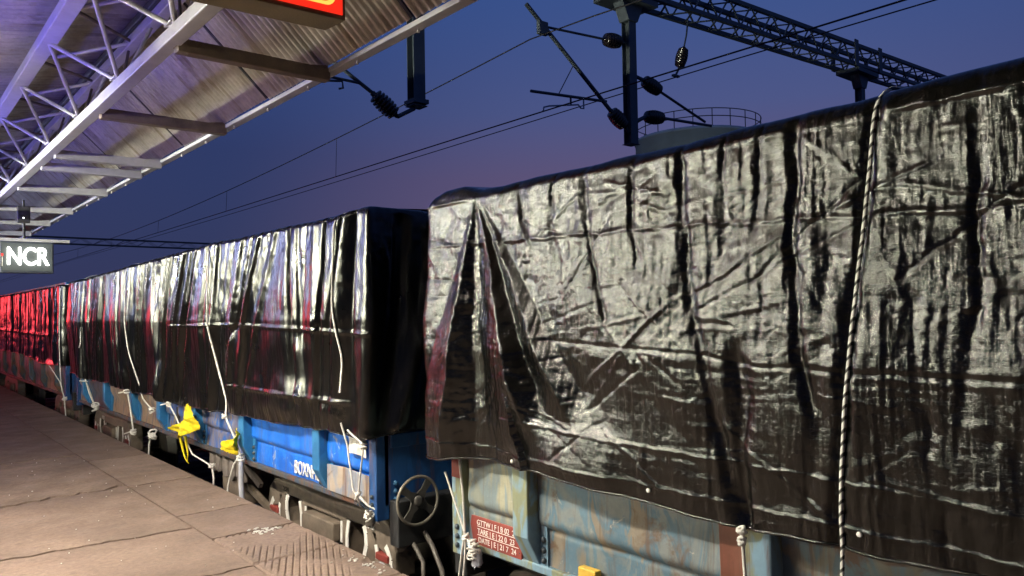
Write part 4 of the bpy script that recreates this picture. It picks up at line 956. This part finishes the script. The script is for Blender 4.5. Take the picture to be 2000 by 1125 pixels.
rod(V9(8.56, 6.35), V9(9.98, 6.45), .022, 'stay_tube', c1); insulator(V9(9.98, 6.45), V9(10.43, 6.49), c1, .135); rod(V9(10.43, 6.49), V9(10.56, 6.50), .025, 'fitting', c1)
rod(V9(8.22, 5.22), V9(10.0, 5.34), .026, 'registration_tube', c1); rod(V9(9.2, 5.83), V9(8.85, 5.29), .009, 'dropper', c1)
MB().tube([V9(9.43, 5.29), V9(9.43, 5.12), V9(9.36, 5.12), V9(9.30, 5.17), V9(8.62, 5.04), V9(8.50, 5.00), V9(8.48, 4.93)], .014, 8).build('steady_arm', M['hose'], c1)
MB().tube([V9(9.12, 5.28), V9(9.12, 5.14)], .02, 6).build('clip', M['ohe'], c1); MB().box(8.40, 8.60, Y9-.04, Y9+.04, 6.20, 6.42).build('catenary_clamp', M['ohe'], c1, .01)
c2 = thing('cantilever_bracket', 'paired cantilever bracket right of the tall drop arm', 'bracket', V9(10.8, 5.1))
rod(V9(10.70, 5.95), V9(11.02, 5.91), .035, 'fitting', c2); insulator(V9(11.02, 5.91), V9(11.52, 5.77), c2, .135); rod(V9(11.52, 5.77), V9(12.9, 5.40), .026, 'stay_tube', c2)
rod(V9(10.70, 5.06), V9(11.06, 5.23), .035, 'fitting', c2); insulator(V9(11.06, 5.23), V9(11.58, 5.28), c2, .135); rod(V9(11.58, 5.28), V9(13.1, 5.35), .03, 'bracket_tube', c2)
c3 = thing('hanging_insulator', 'dark insulator hanging from the portal boom over two wires', 'insulator', V9(12.0, 6.2))
MB().tube([V9(12.42, 7.36), V9(12.36, 7.05), V9(12.27, 6.78)], .018, 6).build('hanger_rod', M['ohe'], c3); insulator(V9(12.27, 6.78), V9(12.10, 6.34), c3, .12); rod(V9(12.10, 6.34), V9(11.99, 6.18), .022, 'wire_clamp', c3)
MB().box(11.9, 12.08, Y9-.03, Y9+.03, 6.145, 6.185).build('wire_clamp', M['ohe'], c3)
c4 = thing('cantilever_bracket', 'short cantilever bracket under the canopy edge beside the second drop arm', 'bracket', V9(5.9, 4.5))
rod(V9(4.70, 5.02), V9(5.36, 4.66), .028, 'bracket_tube', c4); insulator(V9(5.30, 4.69), V9(5.70, 4.42), c4, .125); rod(V9(5.70, 4.42), V9(5.98, 4.58), .03, 'fitting', c4)
MB().tube([V9(4.36, 4.70), V9(4.85, 4.77), V9(4.86, 4.68), V9(4.80, 4.66)], .016, 6).build('steady_arm', M['ohe'], c4); rod(V9(4.46, 4.80), V9(5.10, 4.79), .02, 'registration_tube', c4)
MB().box(5.9, 6.14, Y9-.14, Y9+.14, 4.64, 4.70).build('arm_collar', M['ohe'], c4)
# second portal far down the line
portal('distant overhead line portal seen low above the middle tarpaulin', 67.0, 1.5, 26, .0, True, .8, False)

def wire(name, label, x_, zf, y0, y1, r=.011, n=50, xf=None):
    pts = [((xf(y_) if xf else x_), y_, zf(y_)) for y_ in np.linspace(y0, y1, n)]
    o = MB().tube(pts, r, 5).build(name, M['wire'], None, 0, pts[n//2]); return tag(o, label, 'wire', 'overhead wires')
def span(y_, z0, sag):
    u = ((y_-9.2)/58) % 1; return z0-sag*4*u*(1-u)
wire('contact_wire', 'lower overhead wire touching the steady arm by the tall drop arm', 8.45, lambda y_: span(y_, 4.92, .05), -49, 125, .012)
wire('catenary_wire', 'upper sagging overhead wire under the slanting bracket', 8.48, lambda y_: span(y_, 6.22, .95), -49, 125, .012, 120)
wire('feeder_wire', 'overhead wire clamped under the hanging insulator', 11.99, lambda y_: span(y_, 6.15, .10), -49, 125, .012)
wire('contact_wire', 'overhead wire over the covered train, mostly behind the canopy', 4.42, lambda y_: span(y_, 4.72, .05), -49, 125, .011)
wire('catenary_wire', 'highest wire over the covered train behind the canopy', 4.42, lambda y_: span(y_, 6.1, .9), -49, 125, .011, 120)
ORD = ['first', 'second', 'third', 'fourth', 'fifth', 'sixth', 'seventh', 'eighth']
for k in range(1, 8):
    for yk in (9.2+7.2*k, 9.2-6.4*k)[:1 if k > 1 else 2]:
        a, b = span(yk, 6.22, .95), span(yk, 4.92, .05)
        if a > b: tag(MB().tube([(8.48, yk, a), (8.45, yk, b)], .006, 5).build('dropper_wire', M['wire'], None, 0, (8.46, yk, b)), ('%s upright dropper wire left of the tall drop arm' % ORD[k-1] if yk > 9 else 'upright dropper wire right of the tall drop arm'), 'wire', 'droppers of the next track')

# ------------------------------------------------------------------ storage tank behind the train
TC = Vector((40.5, 29.5, -1.2)); TR, TH = 3.9, 13.6
tk = thing('storage_tank', 'round pale blue tank with a railing, rising behind the tarpaulin', 'tank', TC)
MB().lathe(TC, (0, 0, 1), [(0, TR), (TH-.25, TR), (TH-.24, TR+.06), (TH-.05, TR+.06), (TH, TR-.05), (TH+.25, .3)], 48).build('shell', simple('tank_paint', (.34, .45, .54), .5, 0, .15, .6, .1), tk)
NP = 22
for k in range(NP):
    a = 2*math.pi*k/NP; MB().tube([TC+Vector((TR*math.cos(a), TR*math.sin(a), TH-.05)), TC+Vector((TR*math.cos(a), TR*math.sin(a), TH+1.0))], .03, 5).build('railing_post', M['ohe'], tk)
for zz in (.55, 1.0): MB().tube([TC+Vector((TR*math.cos(a), TR*math.sin(a), TH+zz)) for a in np.linspace(0, 2*math.pi, 49)], .03, 5).build('handrail', M['ohe'], tk)
dv = Vector((-TC.x, -TC.y, 0)).normalized(); sv = Vector((dv.y, -dv.x, 0))
for sgn in (1,):
    q0 = TC + dv*(TR+.02)*.83 - sv*TR*.52
    MB().bar(q0+Vector((0, 0, TH-1.6))-sv*.1, q0+Vector((0, 0, TH-.5))-sv*.1, .9, .3, dv).build('hatch', M['steel_dark'], tk)
    MB().bar(TC+dv*TR*.85+sv*1.2+Vector((0, 0, TH-3))-sv*3.0, TC+dv*TR*.6-sv*3.6+Vector((0, 0, TH-.2)), .5, .12).build('stair', M['steel_dark'], tk)

# ------------------------------------------------------------------ lit station lamps and kiosks (along the platform, left of the picture)
def tube_lamp(label, x_, y_, z_, col, watts, L=1.2, up=False, group='tube lamps under the canopy', deep=False):
    lp = thing('tube_lamp', label, 'lamp', (x_, y_, z_), group)
    sg_ = -1 if up else 1        # trough reflector above the tube, or below it on the uplights
    prf = [(-.14, -.01), (-.05, .05), (.05, .05), (.14, -.01), (.145, -.004), (.055, .075), (-.055, .075), (-.145, -.004)]
    if deep: prf = [(-.14, -.10), (-.06, .05), (.06, .05), (.14, -.10), (.147, -.10), (.065, .075), (-.065, .075), (-.147, -.10)]
    if deep == 'side': prf = [(.11, .055), (-.03, .055), (-.035, .0), (-.03, -.045), (.11, -.030), (.11, -.038), (-.038, -.053), (-.044, .0), (-.038, .063), (.11, .063)]
    if up: prf = [(a*.35, b*.8+.022) for a, b in prf]
    MB().prism([(x_+a, z_+sg_*b) for a, b in prf], 'y', y_-L/2, y_+L/2).build('reflector', M['beam'], lp)
    MB().tube([(x_, y_-L/2, z_), (x_, y_+L/2, z_)], .019, 10).build('tube', emit('tube_glow', col, watts), lp)
    return lp
TUBE_ME = {}
def lamp_row(xs, ys, z_, col, watts, lab, L=1.2, group=None, up=False, deep=False):
    first = None
    for x_ in xs:
        for y_ in ys:
            if first is None: first = tube_lamp('first '+lab+' from the camera', x_, y_, z_, col, watts, L, up, group, deep)
            else:
                c = first.copy(); COL.objects.link(c); c.location = (x_, y_, z_); c['label'] = ORD[ys.index(y_)]+' '+lab+' from the camera'
                for ch in first.children:
                    d = ch.copy(); COL.objects.link(d); d.parent = c
WHITE = (1.0, .91, .75)
lamp_row([.12], [4.0, 6.4], 3.30, WHITE, 1600, 'white tube lamp under the canopy over the platform', 1.2, 'white tube lamps over the platform', False, True)
lamp_row([-4.6], [7.4, 8.8, 10.2, 11.6], 2.95, (1.0, .98, .74), 2900, 'white tube lamp on the far side of the platform', 1.2, 'white tube lamps on the far side', False, 'side')
lamp_row([-3.0], [14, 16, 18, 20], 3.10, (.52, .58, 1.0), 800, 'bluish tube lamp in the middle of the platform', 1.2, 'bluish tube lamps in the middle of the platform', False, 'side')
lamp_row([-3.0], [24, 27, 30], 3.40, (.80, 1.0, .92), 330, 'greenish tube lamp farther down the platform', 1.2, 'greenish tube lamps down the platform', False, 'side')
lamp_row([.42], [6.6, 9.4, 12.2], 3.16, (.17, .13, 1.0), 100, 'blue strip lamp under the canopy girder', 1.4, 'blue strip lamps under the girder', True)
# red lightboxes hung across the platform farther on
def red_box(x0, x1, y_, z0, z1, lab):
    s_ = thing('hanging_lightbox_sign', lab, 'sign', (x0, y_, z0), 'red lightbox signs down the platform')
    MB().box(x0, x1, y_, y_+.2, z0, z1).build('housing', bpy.data.materials['sign_housing'], s_)
    MB().box(x0+.02, x1-.02, y_-.008, y_-.001, z0+.02, z1-.02).build('red_panel', emit('red_panel_light', (1.0, .06, .075), 15.0), s_)
red_box(-3.2, -.9, 30.0, 1.6, 3.0, 'wide red lightbox sign down the platform')
red_box(-4.0, -.2, 44.0, 1.9, 3.3, 'distant red lightbox sign down the platform')

# ------------------------------------------------------------------ flakes of white paint and grit on the coping
rl = random.Random(19); mb = MB()
def flake(x_, y_, s_):
    n = rl.randint(4, 6); a0 = rl.uniform(0, 6.28); pts = [(x_+s_*rl.uniform(.5, 1)*math.cos(a0+6.283*k/n)*1.5, y_+s_*rl.uniform(.5, 1)*math.sin(a0+6.283*k/n)) for k in range(n)]
    mb.prism(pts, 'z', .001, .001+rl.uniform(.003, .008))
for k in range(34): flake(2.36+rl.gauss(0, .06), 5.83+rl.gauss(0, .05), rl.uniform(.004, .016))
for k in range(26): flake(2.56+rl.gauss(0, .03), 4.62+rl.gauss(0, .16), rl.uniform(.004, .014))
for k in range(70): flake(rl.uniform(.6, 2.6), rl.uniform(4.2, 11), rl.uniform(.002, .006))
tag(mb.build('paint_flakes', M['white_paint'], None, 0, (2.4, 5.6, 0)), 'scattered flakes of pale paint and grit on the platform', 'litter', None, 'stuff')
